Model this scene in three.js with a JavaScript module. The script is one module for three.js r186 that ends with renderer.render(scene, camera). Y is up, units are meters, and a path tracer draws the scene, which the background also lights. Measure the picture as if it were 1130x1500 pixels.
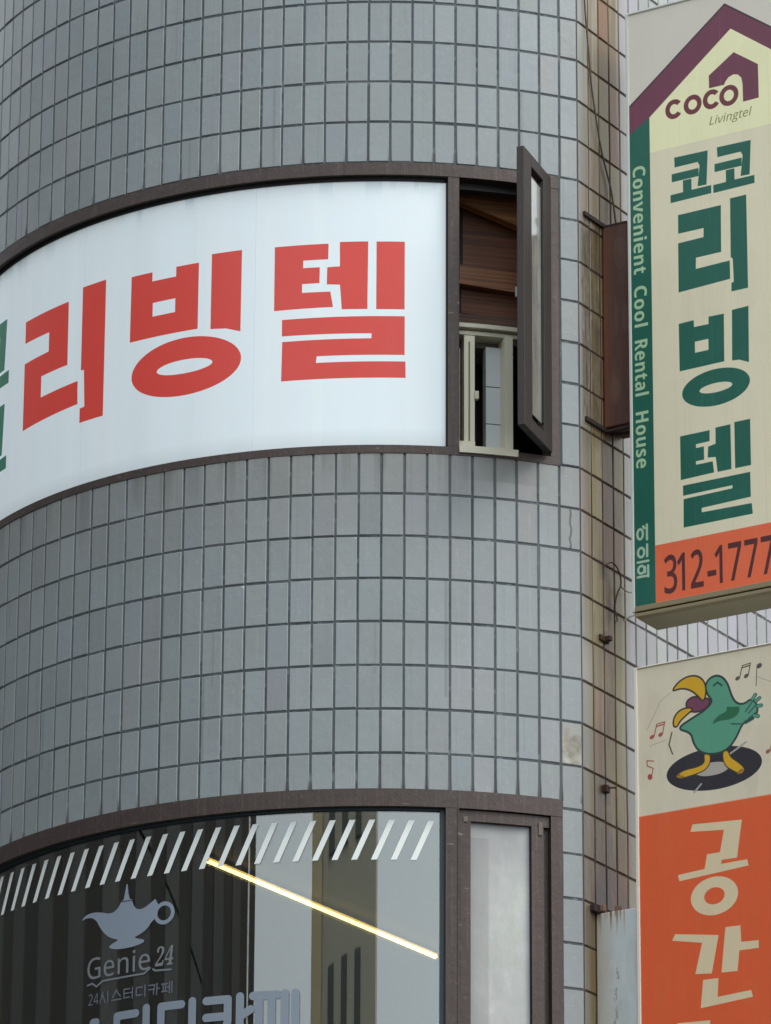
import * as THREE from 'three';
import { FontLoader } from 'three/addons/loaders/FontLoader.js';
import { mergeGeometries } from 'three/addons/utils/BufferGeometryUtils.js';
import { TessellateModifier } from 'three/addons/modifiers/TessellateModifier.js';
import { RoundedBoxGeometry } from 'three/addons/geometries/RoundedBoxGeometry.js';
import { RectAreaLightUniformsLib } from 'three/addons/lights/RectAreaLightUniformsLib.js';

// ---------------------------------------------------------------- camera, sky, sun, exposure
const scene = new THREE.Scene();
const camera = new THREE.PerspectiveCamera(11.022, 771 / 1024, 0.1, 3000);
camera.position.set(0, 1.6, 0);
camera.rotation.set(0.3531, 0, 0.0053, 'XYZ');                       // a long lens, tilted up from the pavement
const renderer = new THREE.WebGLRenderer({ antialias: true });
renderer.toneMapping = THREE.LinearToneMapping;
renderer.toneMappingExposure = 1.22;
renderer.shadowMap.enabled = true;
const SUN = new THREE.Vector3(0.62, 0.70, 0.36).normalize();
{
  const w = 256, h = 128, px = new Float32Array(w * h * 4);           // overcast: brighter towards the zenith and around the veiled sun
  for (let j = 0; j < h; j++) for (let i = 0; i < w; i++) {
    const el = ((j + 0.5) / h - 0.5) * Math.PI, az = ((i + 0.5) / w - 0.5) * 2 * Math.PI;
    const d = new THREE.Vector3(Math.cos(el) * Math.cos(az), Math.sin(el), Math.cos(el) * Math.sin(az));
    const up = Math.max(0, d.y), c = Math.max(0, d.dot(SUN));
    let L = (1.25 + 1.4 * up) / 2.6 + 0.35 * Math.pow(c, 3) + 0.4 * Math.pow(c, 14);
    L *= 1 + 0.05 * Math.sin(az * 3 + el * 5) * Math.cos(el * 7 - az * 2);
    if (d.y < 0) L = 0.18;
    const o = (j * w + i) * 4;
    L *= 1.6; px[o] = L * 0.93; px[o + 1] = L * 0.99; px[o + 2] = L * 1.05; px[o + 3] = 1;
  }
  const sky = new THREE.DataTexture(px, w, h, THREE.RGBAFormat, THREE.FloatType);
  sky.mapping = THREE.EquirectangularReflectionMapping; sky.magFilter = THREE.LinearFilter; sky.minFilter = THREE.LinearFilter; sky.needsUpdate = true;
  scene.background = sky; scene.environment = sky;
}
const sun = new THREE.DirectionalLight(0xfff4e6, 1.2);
sun.position.copy(SUN).multiplyScalar(60).add(new THREE.Vector3(0, 10, -22)); sun.target.position.set(0, 10, -22);
sun.castShadow = true; sun.shadow.radius = 45; sun.shadow.mapSize.set(2048, 2048);
Object.assign(sun.shadow.camera, { left: -20, right: 20, top: 20, bottom: -20, near: 1, far: 140 });
scene.add(sun, sun.target);
RectAreaLightUniformsLib.init();

// ---------------------------------------------------------------- helpers
let seed = 7;
const rnd = () => { seed = (seed * 1664525 + 1013904223) >>> 0; return seed / 4294967296; };
const rr = (a, b) => a + (b - a) * rnd();
const used = new Map();
const numbered = (n) => { const k = used.get(n) ?? 0; used.set(n, k + 1); return k ? n + '_' + String(k).padStart(3, '0') : n; };
function mesh(name, geo, mat, parent = scene) {
  const m = new THREE.Mesh(geo, mat); m.name = parent === scene ? numbered(name) : name; m.castShadow = m.receiveShadow = true; parent.add(m); return m;
}
function thing(name, label, category, p = [0, 0, 0], group) {
  const g = new THREE.Group(); g.name = numbered(name); g.position.set(...p); g.userData = { label, category }; if (group) g.userData.group = group; scene.add(g); return g;
}
function tag(o, label, category, group) { o.userData.label = label; o.userData.category = category; if (group) o.userData.group = group; return o; }
const srgb = (r, g, b) => new THREE.Color().setRGB(r / 255, g / 255, b / 255, THREE.SRGBColorSpace);
const std = (color, roughness = 0.6, more = {}) => new THREE.MeshStandardMaterial({ color, roughness, ...more });
function canvas(w, h, draw, color = true) {
  const c = document.createElement('canvas'); c.width = w; c.height = h; draw(c.getContext('2d'), w, h);
  const t = new THREE.CanvasTexture(c); if (color) t.colorSpace = THREE.SRGBColorSpace; t.magFilter = THREE.LinearFilter; t.anisotropy = 8; return t;
}
function flat(tris, uvs) {                                              // triangle soup -> geometry with face normals
  const g = new THREE.BufferGeometry(); g.setAttribute('position', new THREE.Float32BufferAttribute(tris, 3));
  g.setAttribute('uv', new THREE.Float32BufferAttribute(uvs ?? tris.filter((_, i) => i % 3 !== 2), 2)); g.computeVertexNormals(); return g;
}

// the round tower: axis, radius, and the arris where it meets the straight wing; s runs leftwards along the curve from that arris
const R = 2.0825, AX = -0.0024, AZ = -24.2355, TH = 0.43624;
const E0 = new THREE.Vector3(AX + R * Math.sin(TH), 0, AZ + R * Math.cos(TH));
const WA = THREE.MathUtils.degToRad(58);
const WD = new THREE.Vector3(Math.cos(WA), 0, -Math.sin(WA)), WN = new THREE.Vector3(Math.sin(WA), 0, Math.cos(WA));   // along the wing, and out of it
const cyl = (s, y, r = R) => { const a = TH - s / R; return new THREE.Vector3(AX + r * Math.sin(a), y, AZ + r * Math.cos(a)); };
const wing = (t, y, u = 0) => new THREE.Vector3(E0.x + WD.x * t + WN.x * u, y, E0.z + WD.z * t + WN.z * u);
const cylN = (s) => { const a = TH - s / R; return new THREE.Vector3(Math.sin(a), 0, Math.cos(a)); };

function arcBox(s0, s1, y0, y1, r0, r1, step = 0.06, f = cyl) {         // a curved bar
  const n = Math.max(1, Math.ceil((s1 - s0) / step)), P = [], U = [], N = [];
  const quad = (a, b, c, d, ua, ub, uc, ud, na, nb) => { for (const [p, u, q] of [[a, ua, na], [b, ub, nb], [c, uc, nb], [a, ua, na], [c, uc, nb], [d, ud, na]]) { P.push(p.x, p.y, p.z); U.push(...u); N.push(q.x, q.y, q.z); } };
  const up = new THREE.Vector3(0, 1, 0), dn = new THREE.Vector3(0, -1, 0);
  for (let i = 0; i < n; i++) {
    const a = s0 + (s1 - s0) * i / n, b = s0 + (s1 - s0) * (i + 1) / n, na = cylN(a), nb = cylN(b), ma = na.clone().negate(), mb = nb.clone().negate();
    quad(f(b, y0, r1), f(a, y0, r1), f(a, y1, r1), f(b, y1, r1), [b, y0], [a, y0], [a, y1], [b, y1], nb, na);
    quad(f(a, y0, r0), f(b, y0, r0), f(b, y1, r0), f(a, y1, r0), [a, y0], [b, y0], [b, y1], [a, y1], ma, mb);
    quad(f(b, y1, r1), f(a, y1, r1), f(a, y1, r0), f(b, y1, r0), [b, y1], [a, y1], [a, y1 + .05], [b, y1 + .05], up, up);
    quad(f(b, y0, r0), f(a, y0, r0), f(a, y0, r1), f(b, y0, r1), [b, y0 - .05], [a, y0 - .05], [a, y0], [b, y0], dn, dn);
  }
  for (const [s, sg] of [[s0, 1], [s1, -1]]) {
    const a = TH - s / R, T = new THREE.Vector3(Math.cos(a), 0, -Math.sin(a)).multiplyScalar(sg);
    const q = [f(s, y0, r1), f(s, y0, r0), f(s, y1, r0), f(s, y1, r1)]; if (sg < 0) q.reverse();
    quad(...q, [s, y0], [s + .05, y0], [s + .05, y1], [s, y1], T, T);
  }
  const g = new THREE.BufferGeometry(); g.setAttribute('position', new THREE.Float32BufferAttribute(P, 3)); g.setAttribute('normal', new THREE.Float32BufferAttribute(N, 3)); g.setAttribute('uv', new THREE.Float32BufferAttribute(U, 2));
  return g;
}
function prism(pts, y0, y1) {                                           // upright block over a footprint of [x, z] corners
  const sh = new THREE.Shape(pts.map(([x, z]) => new THREE.Vector2(x, -z))), g = new THREE.ExtrudeGeometry(sh, { depth: y1 - y0, bevelEnabled: false });
  g.rotateX(-Math.PI / 2); g.translate(0, y0, 0); return g;
}
const xz = (v) => [v.x, v.z];
function bar(p, q, w, h, bevel = 0.002) {                               // a squared bar from p to q: w across (horizontal), h tall
  const d = new THREE.Vector3().subVectors(q, p), L = d.length(); d.normalize();
  let up = new THREE.Vector3(0, 1, 0); if (Math.abs(d.y) > 0.95) up = WN.clone();
  const side = new THREE.Vector3().crossVectors(up, d).normalize(), u2 = new THREE.Vector3().crossVectors(d, side);
  const g = new RoundedBoxGeometry(w, h, L, 1, Math.min(bevel, w * .3, h * .3));
  g.applyMatrix4(new THREE.Matrix4().makeBasis(side, u2, d).setPosition(new THREE.Vector3().addVectors(p, q).multiplyScalar(0.5))); return g;
}
function slab(o, ex, ey, ez, x0, x1, y0, y1, z0, z1, bevel = 0.003) {   // rounded box in a local frame
  const g = new RoundedBoxGeometry(x1 - x0, y1 - y0, z1 - z0, 1, bevel);
  g.translate((x0 + x1) / 2, (y0 + y1) / 2, (z0 + z1) / 2); g.applyMatrix4(new THREE.Matrix4().makeBasis(ex, ey, ez).setPosition(o)); return g;
}
const UP = new THREE.Vector3(0, 1, 0);
const tube = (pts, r, seg = 24) => new THREE.TubeGeometry(new THREE.CatmullRomCurve3(pts), seg, r, 6);
const merge = (l) => mergeGeometries(l.map((g) => { const k = g.index ? g.toNonIndexed() : g; for (const n of Object.keys(k.attributes)) if (!['position', 'normal', 'uv'].includes(n)) k.deleteAttribute(n); return k; }));
const noise2 = (() => { const p = Array.from({ length: 4096 }, () => rnd()); const at = (i, j) => p[((i * 73 + j * 179) % 4096 + 4096) % 4096];
  return (x, y) => { const i = Math.floor(x), j = Math.floor(y), fx = x - i, fy = y - j, u = fx * fx * (3 - 2 * fx), v = fy * fy * (3 - 2 * fy);
    return (at(i, j) * (1 - u) + at(i + 1, j) * u) * (1 - v) + (at(i, j + 1) * (1 - u) + at(i + 1, j + 1) * u) * v; }; })();

// ---------------------------------------------------------------- tile courses
const rowY = (j) => j <= 11 ? 12.4736 - 0.2020 * j : j >= 15 ? 9.4522 - 0.2027 * (j - 15) : 10.2516 - 0.19985 * (j - 11);
const BAND = { sillTop: 10.052, headBottom: 11.457, low: 8.474 };       // edges of the two strips of windows
const CW = 4.0, CY0 = 7.2, CH = 6.4;                                    // the map over the curve: metres wide, lowest y, metres high
const SW = 2.0, SY0 = 6.8, SH = 6.6;                                    // the map over the wing
const tilesC = [], tilesS = [];
{
  for (let j = -4; j < 5; j++) for (let k = 0; k < 39; k++) tilesC.push({ s0: k ? -0.0055 + 0.1 * k : 0.001, s1: -0.0055 + 0.1 * (k + 1), y0: rowY(j + 1), y1: rowY(j), wall: 'upper' });
  for (let j = 12; j < 20; j++) for (let k = j === 19 ? 1 : 0; k < 38; k++) tilesC.push({ s0: k ? 0.0055 + 0.1022 * k : 0.001, s1: 0.0055 + 0.1022 * (k + 1), y0: Math.max(rowY(j + 1), BAND.low - 0.004), y1: rowY(j), wall: 'spandrel' });
  for (let j = 5; j < 12; j++) tilesC.push({ s0: 0.001, s1: 0.098, y0: rowY(j + 1), y1: rowY(j), wall: 'pillar' });
  for (let j = 19; j < 27; j++) tilesC.push({ s0: 0.001, s1: 0.1075, y0: rowY(j + 1), y1: rowY(j), wall: 'low pillar' });
  for (let j = -4; j < 27; j++) for (let k = 0; k < 34; k++) tilesS.push({ t0: k ? 0.003 + 0.098 * k : 0.001, t1: 0.003 + 0.098 * (k + 1), y0: rowY(j + 1), y1: rowY(j), k, j });
}
const streaks = (g, w, h, n, colors, alpha, len) => { for (let i = 0; i < n; i++) { g.globalAlpha = alpha * rr(.3, 1); g.fillStyle = colors[Math.floor(rnd() * colors.length)]; const L = h * rr(.2, 1) * len; g.fillRect(rnd() * w, rnd() * (h - L * .5), rr(1, 3), L); } g.globalAlpha = 1; };
const tileMapC = canvas(1024, 2048, (g, w, h) => {
  const X = (s) => s / CW * w, Y = (y) => (1 - (y - CY0) / CH) * h;
  g.fillStyle = 'rgb(137,146,149)'; g.fillRect(0, 0, w, h);
  for (const t of tilesC) {
    const b = rr(-3.5, 3.5) + (rnd() < .08 ? rr(-8, 6) : 0), c = rr(-1.4, 1.4), p = rnd() < .06 ? 1.5 : 0;
    g.fillStyle = `rgb(${139 + b + p - c | 0},${146 + b - p | 0},${147 + b + c | 0})`; g.fillRect(X(t.s0), Y(t.y1), X(t.s1) - X(t.s0) + 1, Y(t.y0) - Y(t.y1) + 1);
    if (rnd() < .5) { const gr = g.createLinearGradient(0, Y(t.y1), 0, Y(t.y0)), a = rr(-.06, .06); gr.addColorStop(0, 'rgba(90,95,95,0)'); gr.addColorStop(1, a > 0 ? `rgba(95,98,94,${a * 2})` : `rgba(190,200,204,${-a * 2})`); g.fillStyle = gr; g.fillRect(X(t.s0), Y(t.y1), X(t.s1) - X(t.s0), Y(t.y0) - Y(t.y1)); }
  }
  streaks(g, w, h, 900, ['#5d625f', '#6f7471', '#b9c4c8'], .10, .12);
  for (let i = 0; i < 26000; i++) { g.globalAlpha = rr(.02, .07); g.fillStyle = rnd() < .5 ? '#5f6662' : '#c8d2d6'; g.fillRect(rnd() * w, rnd() * h, rr(1, 4), rr(1, 9)); }
  g.globalAlpha = 1;
  for (const [y, n] of [[BAND.headBottom, 60], [BAND.low, 70]]) for (let i = 0; i < n; i++) {          // rust and soot creeping up the joints over the window heads
    const kk = Math.round(rr(0, 37)), s = y > 10 ? kk * .1 - .0055 : kk * .1022 + .0055, l = rr(.02, .10), gr = g.createLinearGradient(0, Y(y + l), 0, Y(y)); gr.addColorStop(0, 'rgba(60,50,46,0)'); gr.addColorStop(1, `rgba(52,42,38,${rr(.2, .45)})`);
    g.fillStyle = gr; g.fillRect(X(s) - 2.5, Y(y + l), 5, Y(y) - Y(y + l)); }
  for (let i = 0; i < 40; i++) {                                                                     // drips under the sign's sill
    const s = rr(0, 3.8), l = rr(.05, .35), gr = g.createLinearGradient(0, Y(BAND.sillTop), 0, Y(BAND.sillTop - l)); gr.addColorStop(0, `rgba(70,70,66,${rr(.1, .3)})`); gr.addColorStop(1, 'rgba(70,70,66,0)'); g.fillStyle = gr; g.fillRect(X(s), Y(BAND.sillTop), rr(4, 16), l / CH * h); }
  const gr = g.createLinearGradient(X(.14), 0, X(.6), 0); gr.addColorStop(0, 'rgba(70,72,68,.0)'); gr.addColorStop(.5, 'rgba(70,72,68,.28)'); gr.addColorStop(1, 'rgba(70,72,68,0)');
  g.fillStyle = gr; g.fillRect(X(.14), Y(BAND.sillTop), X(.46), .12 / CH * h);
  for (const t of tilesC) if (rnd() < .10) { const a = rnd() < .5 ? t.s0 + .006 : t.s1 - .006, b = rnd() < .5 ? t.y0 + .006 : t.y1 - .006; g.globalAlpha = rr(.3, .8); g.fillStyle = rnd() < .6 ? '#5d5f5c' : '#c4c7c4'; g.beginPath(); g.ellipse(X(a), Y(b), rr(1, 3.5), rr(1, 4), rr(0, 3), 0, 7); g.fill(); g.globalAlpha = 1; }
  for (const t of tilesC) if (rnd() < .07) { g.globalAlpha = rr(.15, .4); g.fillStyle = '#5c625f'; g.fillRect(X(rr(t.s0, t.s1)), Y(t.y1), rr(1, 3), rr(.05, .6) / CH * h); g.globalAlpha = 1; }
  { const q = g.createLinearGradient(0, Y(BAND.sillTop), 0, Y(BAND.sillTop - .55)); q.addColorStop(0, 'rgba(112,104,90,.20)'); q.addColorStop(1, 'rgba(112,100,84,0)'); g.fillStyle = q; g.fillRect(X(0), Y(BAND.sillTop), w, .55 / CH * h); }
  g.strokeStyle = 'rgba(58,60,58,.85)'; g.lineWidth = 2; g.beginPath(); g.moveTo(X(.055), Y(rowY(13))); for (let i = 1; i < 9; i++) g.lineTo(X(.052 + rr(-.006, .006)), Y(rowY(13) - .2 * i / 8)); g.stroke();   // a cracked pillar tile
  g.fillStyle = '#989a94'; g.fillRect(X(.004), Y(rowY(18) - .004), X(.1), .196 / CH * h); for (let i = 0; i < 60; i++) { g.globalAlpha = rr(.1, .35); g.fillStyle = rnd() < .5 ? '#746e5e' : '#c3c1b4'; g.beginPath(); g.ellipse(X(rr(.01, .1)), Y(rowY(18) - rr(.07, .19)), rr(2, 6), rr(3, 10), 0, 0, 7); g.fill(); } g.globalAlpha = .5; g.fillStyle = '#8a8474'; g.fillRect(X(.065), Y(rowY(18) - .03), X(.03), .1 / CH * h); g.globalAlpha = 1;   // a tile that lost its glaze
});
const rust = (t, y) => {                                                // how rusty the wing is at (t, y), 0..1, and how brown
  const col = Math.exp(-(((t - .27) / .13) ** 2)), left = Math.exp(-(((t - .1) / .08) ** 2));
  const under = (y0, len) => y < y0 ? Math.exp(-(y0 - y) / len) : 0;
  return Math.min(1, 1.75 * col * (.45 + .5 * under(10.33, .9) + .35 * under(9.45, .8) + .95 * Math.exp(-(((y - 8.2) / .3) ** 2)) + .75 * Math.exp(-(((y - 11.45) / .22) ** 2)) + .5 * under(13.2, 1.2)) + 1.5 * left * (.42 + .3 * under(10.3, .8) + .55 * Math.exp(-(((y - 7.95) / .5) ** 2))));
};
const tileMapS = canvas(1024, 2048, (g, w, h) => {
  const X = (t) => t / SW * w, Y = (y) => (1 - (y - SY0) / SH) * h;
  g.fillStyle = 'rgb(152,151,152)'; g.fillRect(0, 0, w, h);
  for (const t of tilesS) if (t.t0 < SW) { const b = rr(-8, 8), c = rr(-3, 3); g.fillStyle = `rgb(${154 + b | 0},${155 + b - c | 0},${157 + b + c | 0})`; g.fillRect(X(t.t0), Y(t.y1), X(t.t1) - X(t.t0) + 1, Y(t.y0) - Y(t.y1) + 1); }
  streaks(g, w, h, 500, ['#7d7b76', '#8e8a85', '#cfd2d4'], .10, .15);
  for (const t of tilesS) if (t.k < 5) { const tones = ['#77756a', '#8a7c5c', '#5e4a34', '#77705f', '#84827e'], y = (t.y0 + t.y1) / 2, low = Math.exp(-(((y - 8.15) / .55) ** 2)), top = y > 11.35, a = .78 * [.45, .6, .8, .4, .12][t.k] * (top ? [.12, .5, .75, .25, .1][t.k] : 1) * rr(.75, 1.1);
    g.globalAlpha = Math.min(.92, a); g.fillStyle = top && t.k === 2 ? '#8d6a3f' : t.k === 1 && rnd() < .2 ? '#a08c62' : t.k === 2 && rnd() < .25 ? '#49382a' : tones[t.k]; g.fillRect(X(t.t0), Y(t.y1), X(t.t1) - X(t.t0), Y(t.y0) - Y(t.y1));
    g.globalAlpha = .8 * low * [.5, .9, 1, .9, .5][t.k]; g.fillStyle = '#3a2c20'; g.fillRect(X(t.t0), Y(t.y1), X(t.t1) - X(t.t0), Y(t.y0) - Y(t.y1)); }
  for (let i = 0; i < 620; i++) { const t = .21 + .13 * (rnd() + rnd() - 1), y = rr(7.7, 13.2); g.globalAlpha = rr(.1, .5); g.fillStyle = rnd() < .5 ? '#4a3220' : rnd() < .5 ? '#7c5429' : '#9a8862'; g.fillRect(X(t), Y(y), rr(1, 5), rr(8, 90)); } g.globalAlpha = 1;
  const colTone = [.55, .7, 1.35, 1.2, .4, .2], rowTone = (k) => .6 + .8 * noise2(k * 1.7, 3.3);
  for (let y = 0; y < h; y += 4) for (let x = 0; x < w * .4; x += 2) {
    const t = x / w * SW, yy = SY0 + (1 - y / h) * SH, k = Math.max(0, Math.floor((t - .003) / .098)), j = Math.floor((12.4736 - yy) / .202);
    const a = rust(t, yy) * (.35 + 1.0 * noise2(x * .11, y * .005)) * (colTone[k] ?? .3) * (.72 + .5 * noise2(k * 3.1 + 5, j * 1.3));
    if (a < .02) continue;
    const m = noise2(k * 2.3, j * .7), dark = Math.exp(-(((yy - 8.2) / .22) ** 2)) * Math.exp(-(((t - .25) / .2) ** 2));
    g.globalAlpha = Math.min(.9, a + .45 * dark * noise2(x * .13, y * .01)); g.fillStyle = m > .7 ? '#6e4a22' : m > .36 ? '#66522c' : '#78693c'; g.fillRect(x, y, 2, 4);
  }
  for (let i = 0; i < 2600; i++) { const t = .22 + .2 * (rnd() + rnd() - 1), y = 7.98 + .62 * rnd() * rnd(); g.globalAlpha = rr(.05, .2); g.fillStyle = rnd() < .7 ? '#33221a' : '#6a4020'; const L = rr(6, 50); g.fillRect(X(t), Y(y) - L, rr(1, 5), L); }   // rust climbing above the white box
  for (let i = 0; i < 420; i++) { const t = .24 + .06 * (rnd() + rnd() - 1), y = rr(8.9, 10.28); g.globalAlpha = rr(.08, .3); g.fillStyle = rnd() < .6 ? '#4a3018' : '#80562a'; g.fillRect(X(t), Y(y), rr(1, 4), rr(10, 80)); }
  for (let i = 0; i < 900; i++) { g.globalAlpha = rr(.05, .16); g.fillStyle = rnd() < .7 ? '#3c3630' : '#5a4a38'; g.fillRect(X(rr(.02, .21)), Y(rr(10.34, 11.34)), rr(2, 9), rr(4, 40)); }   // dark flecks massed beside the rusty box
  g.globalAlpha = 1;
  for (const [t, y, r] of [[.2, 9.62, .05], [.27, 9.45, .04], [.22, 9.29, .05], [.2, 8.59, .07], [.12, 8.04, .08], [.2, 8.05, .07]]) { const q = g.createRadialGradient(X(t), Y(y), 0, X(t), Y(y), r / SW * w); q.addColorStop(0, 'rgba(52,34,24,.55)'); q.addColorStop(1, 'rgba(60,40,28,0)'); g.fillStyle = q; g.fillRect(X(t - r), Y(y + r), X(2 * r), 2 * r / SH * h); }
});
for (const t of [tileMapC, tileMapS]) t.wrapS = t.wrapT = THREE.ClampToEdgeWrapping;
const glazeBump = canvas(256, 256, (g, w, h) => { const im = g.createImageData(w, h); for (let y = 0; y < h; y++) for (let x = 0; x < w; x++) { const v = 110 + 90 * (noise2(x / 16, y / 22) - .5) + 50 * (noise2(x / 5, y / 6) - .5); const o = (y * w + x) * 4; im.data[o] = im.data[o + 1] = im.data[o + 2] = v; im.data[o + 3] = 255; } g.putImageData(im, 0, 0); }, false);
glazeBump.wrapS = glazeBump.wrapT = THREE.RepeatWrapping;
const bumpC = glazeBump.clone(); bumpC.repeat.set(CW / .35, CH / .35); bumpC.needsUpdate = true;
const bumpS = glazeBump.clone(); bumpS.repeat.set(SW / .35, SH / .35); bumpS.needsUpdate = true;
const M = {
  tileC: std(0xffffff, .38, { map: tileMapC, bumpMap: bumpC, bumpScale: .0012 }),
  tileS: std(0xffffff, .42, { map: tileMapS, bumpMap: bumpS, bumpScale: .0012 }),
  grout: std(srgb(96, 100, 102), .95), groutRust: std(srgb(96, 90, 84), .95),
};
function tileGeo(at, nrm, a0, a1, y0, y1, uvOf) {                       // a tile with chamfered arrises, joints left open around it, slightly out of true
  const g = .0049, d = .009, c = .0028, aM = (a0 + a1) / 2, N = nrm(aM), C = at(aM, (y0 + y1) / 2), T = at(a1, 0).sub(at(a0, 0)).normalize();
  const hw = (at(a1, 0).sub(at(a0, 0)).length()) / 2 - g + rr(-.0008, .0008), hh = (y1 - y0) / 2 - g + rr(-.0008, .0008), off = rr(-.0009, .0009), rx = rr(-.011, .011), ry = rr(-.008, .008), sx = rr(-.0007, .0007), sy = rr(-.0009, .0009);
  const P = (x, y, z) => C.clone().addScaledVector(T, x + sx).addScaledVector(UP, y + sy).addScaledVector(N, z + off + x * rx + y * ry);
  const back = -d * .8, ring = [[-hw, -hh, back], [hw, -hh, back], [hw, hh, back], [-hw, hh, back]], mid = ring.map(([x, y]) => [x, y, -c]), top = ring.map(([x, y]) => [x - Math.sign(x) * c, y - Math.sign(y) * c, 0]);
  const V = [], U = [], put = (q) => { const p = P(...q); V.push(p.x, p.y, p.z); U.push(...uvOf(aM + q[0], (y0 + y1) / 2 + q[1])); };
  const face = (a, b, e, f) => [a, b, e, a, e, f].forEach(put);
  const flip = new THREE.Vector3().crossVectors(T, UP).dot(N) < 0, F = flip ? (a, b, e, f) => face(f, e, b, a) : face;
  F(top[0], top[1], top[2], top[3]);
  for (let i = 0; i < 4; i++) { const k = (i + 1) % 4; F(mid[i], mid[k], top[k], top[i]); F(ring[i], ring[k], mid[k], mid[i]); }
  return flat(V, U);
}

const mortarMap = (rusty) => canvas(1024, 2048, (g, w, h) => {              // joints: grey mortar, sooty in runs
  g.fillStyle = rusty ? 'rgb(92,90,88)' : 'rgb(88,94,97)'; g.fillRect(0, 0, w, h); const cw = rusty ? SW : CW, ch = rusty ? SH : CH;
  for (let i = 0; i < 2600; i++) { g.globalAlpha = rr(.05, .5); g.fillStyle = rnd() < .62 ? '#3c4144' : '#8d9598'; if (rnd() < .5) g.fillRect(rnd() * w, rnd() * h, .1 / cw * w * rr(.5, 4), .02 / ch * h); else g.fillRect(rnd() * w, rnd() * h, .02 / cw * w, .2 / ch * h * rr(.3, 2.2)); }
  if (rusty) for (let y = 0; y < h; y += 4) for (let x = 0; x < w * .4; x += 4) { const a = rust(x / w * cw, SY0 + (1 - y / h) * ch); if (a > .05) { g.globalAlpha = Math.min(.92, .3 + a * 1.5); g.fillStyle = '#3d2c20'; g.fillRect(x, y, 4, 4); } }
  g.globalAlpha = 1; });
M.mortar = std(0xffffff, .95, { map: mortarMap(false) }); M.mortarRust = std(0xffffff, .95, { map: mortarMap(true) });
const reUV = (g, f) => { const uv = g.attributes.uv; for (let i = 0; i < uv.count; i++) uv.setXY(i, ...f(uv.getX(i), uv.getY(i))); return g; };

// ---------------------------------------------------------------- ground
{
  const asphalt = canvas(512, 512, (g, w, h) => { g.fillStyle = '#3f3f40'; g.fillRect(0, 0, w, h); for (let i = 0; i < 30000; i++) { const v = rr(40, 90) | 0; g.fillStyle = `rgba(${v},${v},${v},.5)`; g.fillRect(rnd() * w, rnd() * h, rr(1, 3), rr(1, 3)); } });
  asphalt.wrapS = asphalt.wrapT = THREE.RepeatWrapping; asphalt.repeat.set(300, 300);
  const g = new THREE.PlaneGeometry(1200, 1200); g.rotateX(-Math.PI / 2);
  const o = mesh('ground', g, std(0xffffff, .95, { map: asphalt })); o.userData.kind = 'structure';
}

// ---------------------------------------------------------------- the round tower
const tower = thing('corner_building', 'round corner building clad in pale grey tiles with two strips of brown framed windows', 'building');
const arcPts = (s0, s1, r, n = 60) => Array.from({ length: n + 1 }, (_, i) => xz(cyl(s0 + (s1 - s0) * i / n, 0, r)));
const deep = [xz(wing(4.0, 0, -1.0)), xz(wing(.3, 0, -.2))];
const GR = R - .008;
const solid = (r) => [...arcPts(0, 5.2, r, 80), [-3.0, -27.6], [2.2, -27.6], ...deep];
const upperWall = mesh('upper_wall', prism(solid(GR), BAND.headBottom, 14), M.grout, tower);
const spandrel = mesh('spandrel_wall', prism(solid(GR), BAND.low + .003, BAND.sillTop), M.grout, tower);
mesh('base_wall', prism(solid(GR), 0, 5.6), M.grout, tower);
const darkPlaster = std(srgb(52, 47, 42), .9);
const woodWallStart = cyl(.66, 0, R - .09);
mesh('sign_backing_wall', prism([...arcPts(.66, 5.2, R - .09, 70), [-3.0, -27.6], [1.4, -27.6], xz(woodWallStart.clone().addScaledVector(WD, 2.4)), xz(woodWallStart.clone().addScaledVector(WD, .3))], BAND.sillTop, BAND.headBottom), darkPlaster, tower);
mesh('closet_back_wall', prism([xz(wing(1.5, 0, -.2)), xz(wing(1.5, 0, -1.1)), xz(wing(1.6, 0, -1.1)), xz(wing(1.6, 0, -.2))], BAND.sillTop, BAND.headBottom), darkPlaster, tower);
const pillar = mesh('pillar', prism([...arcPts(0, .1, GR, 4), xz(cyl(.1, 0, R - .2)), xz(cyl(.02, 0, R - .2))], BAND.sillTop, BAND.headBottom), M.grout, tower);
const lowPillar = mesh('lower_pillar', prism([...arcPts(0, .11, GR, 4), xz(cyl(.11, 0, R - .2)), xz(cyl(.02, 0, R - .2))], 5.6, BAND.low + .003), M.grout, tower);
mesh('room_back_wall', prism([[-3.2, -26.6], [2.2, -26.6], [2.2, -26.8], [-3.2, -26.8]], 5.6, BAND.low + .003), darkPlaster, tower);
mesh('room_side_wall', prism([...arcPts(4.6, 5.2, GR, 8), [-3.2, -26.6], [-3.0, -26.6]], 5.6, BAND.low + .003), darkPlaster, tower);
mesh('ceiling', prism([...arcPts(.12, 4.7, R - .13, 50), [-2.6, -26.55], [1.9, -26.55]], BAND.low - .036, BAND.low - .004), std(srgb(62, 54, 46), .85), tower);
mesh('room_floor', prism([...arcPts(.12, 4.7, R - .13, 50), [-2.6, -26.55], [1.9, -26.55]], 5.604, 5.64), std(srgb(60, 52, 45), .6), tower);
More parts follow.
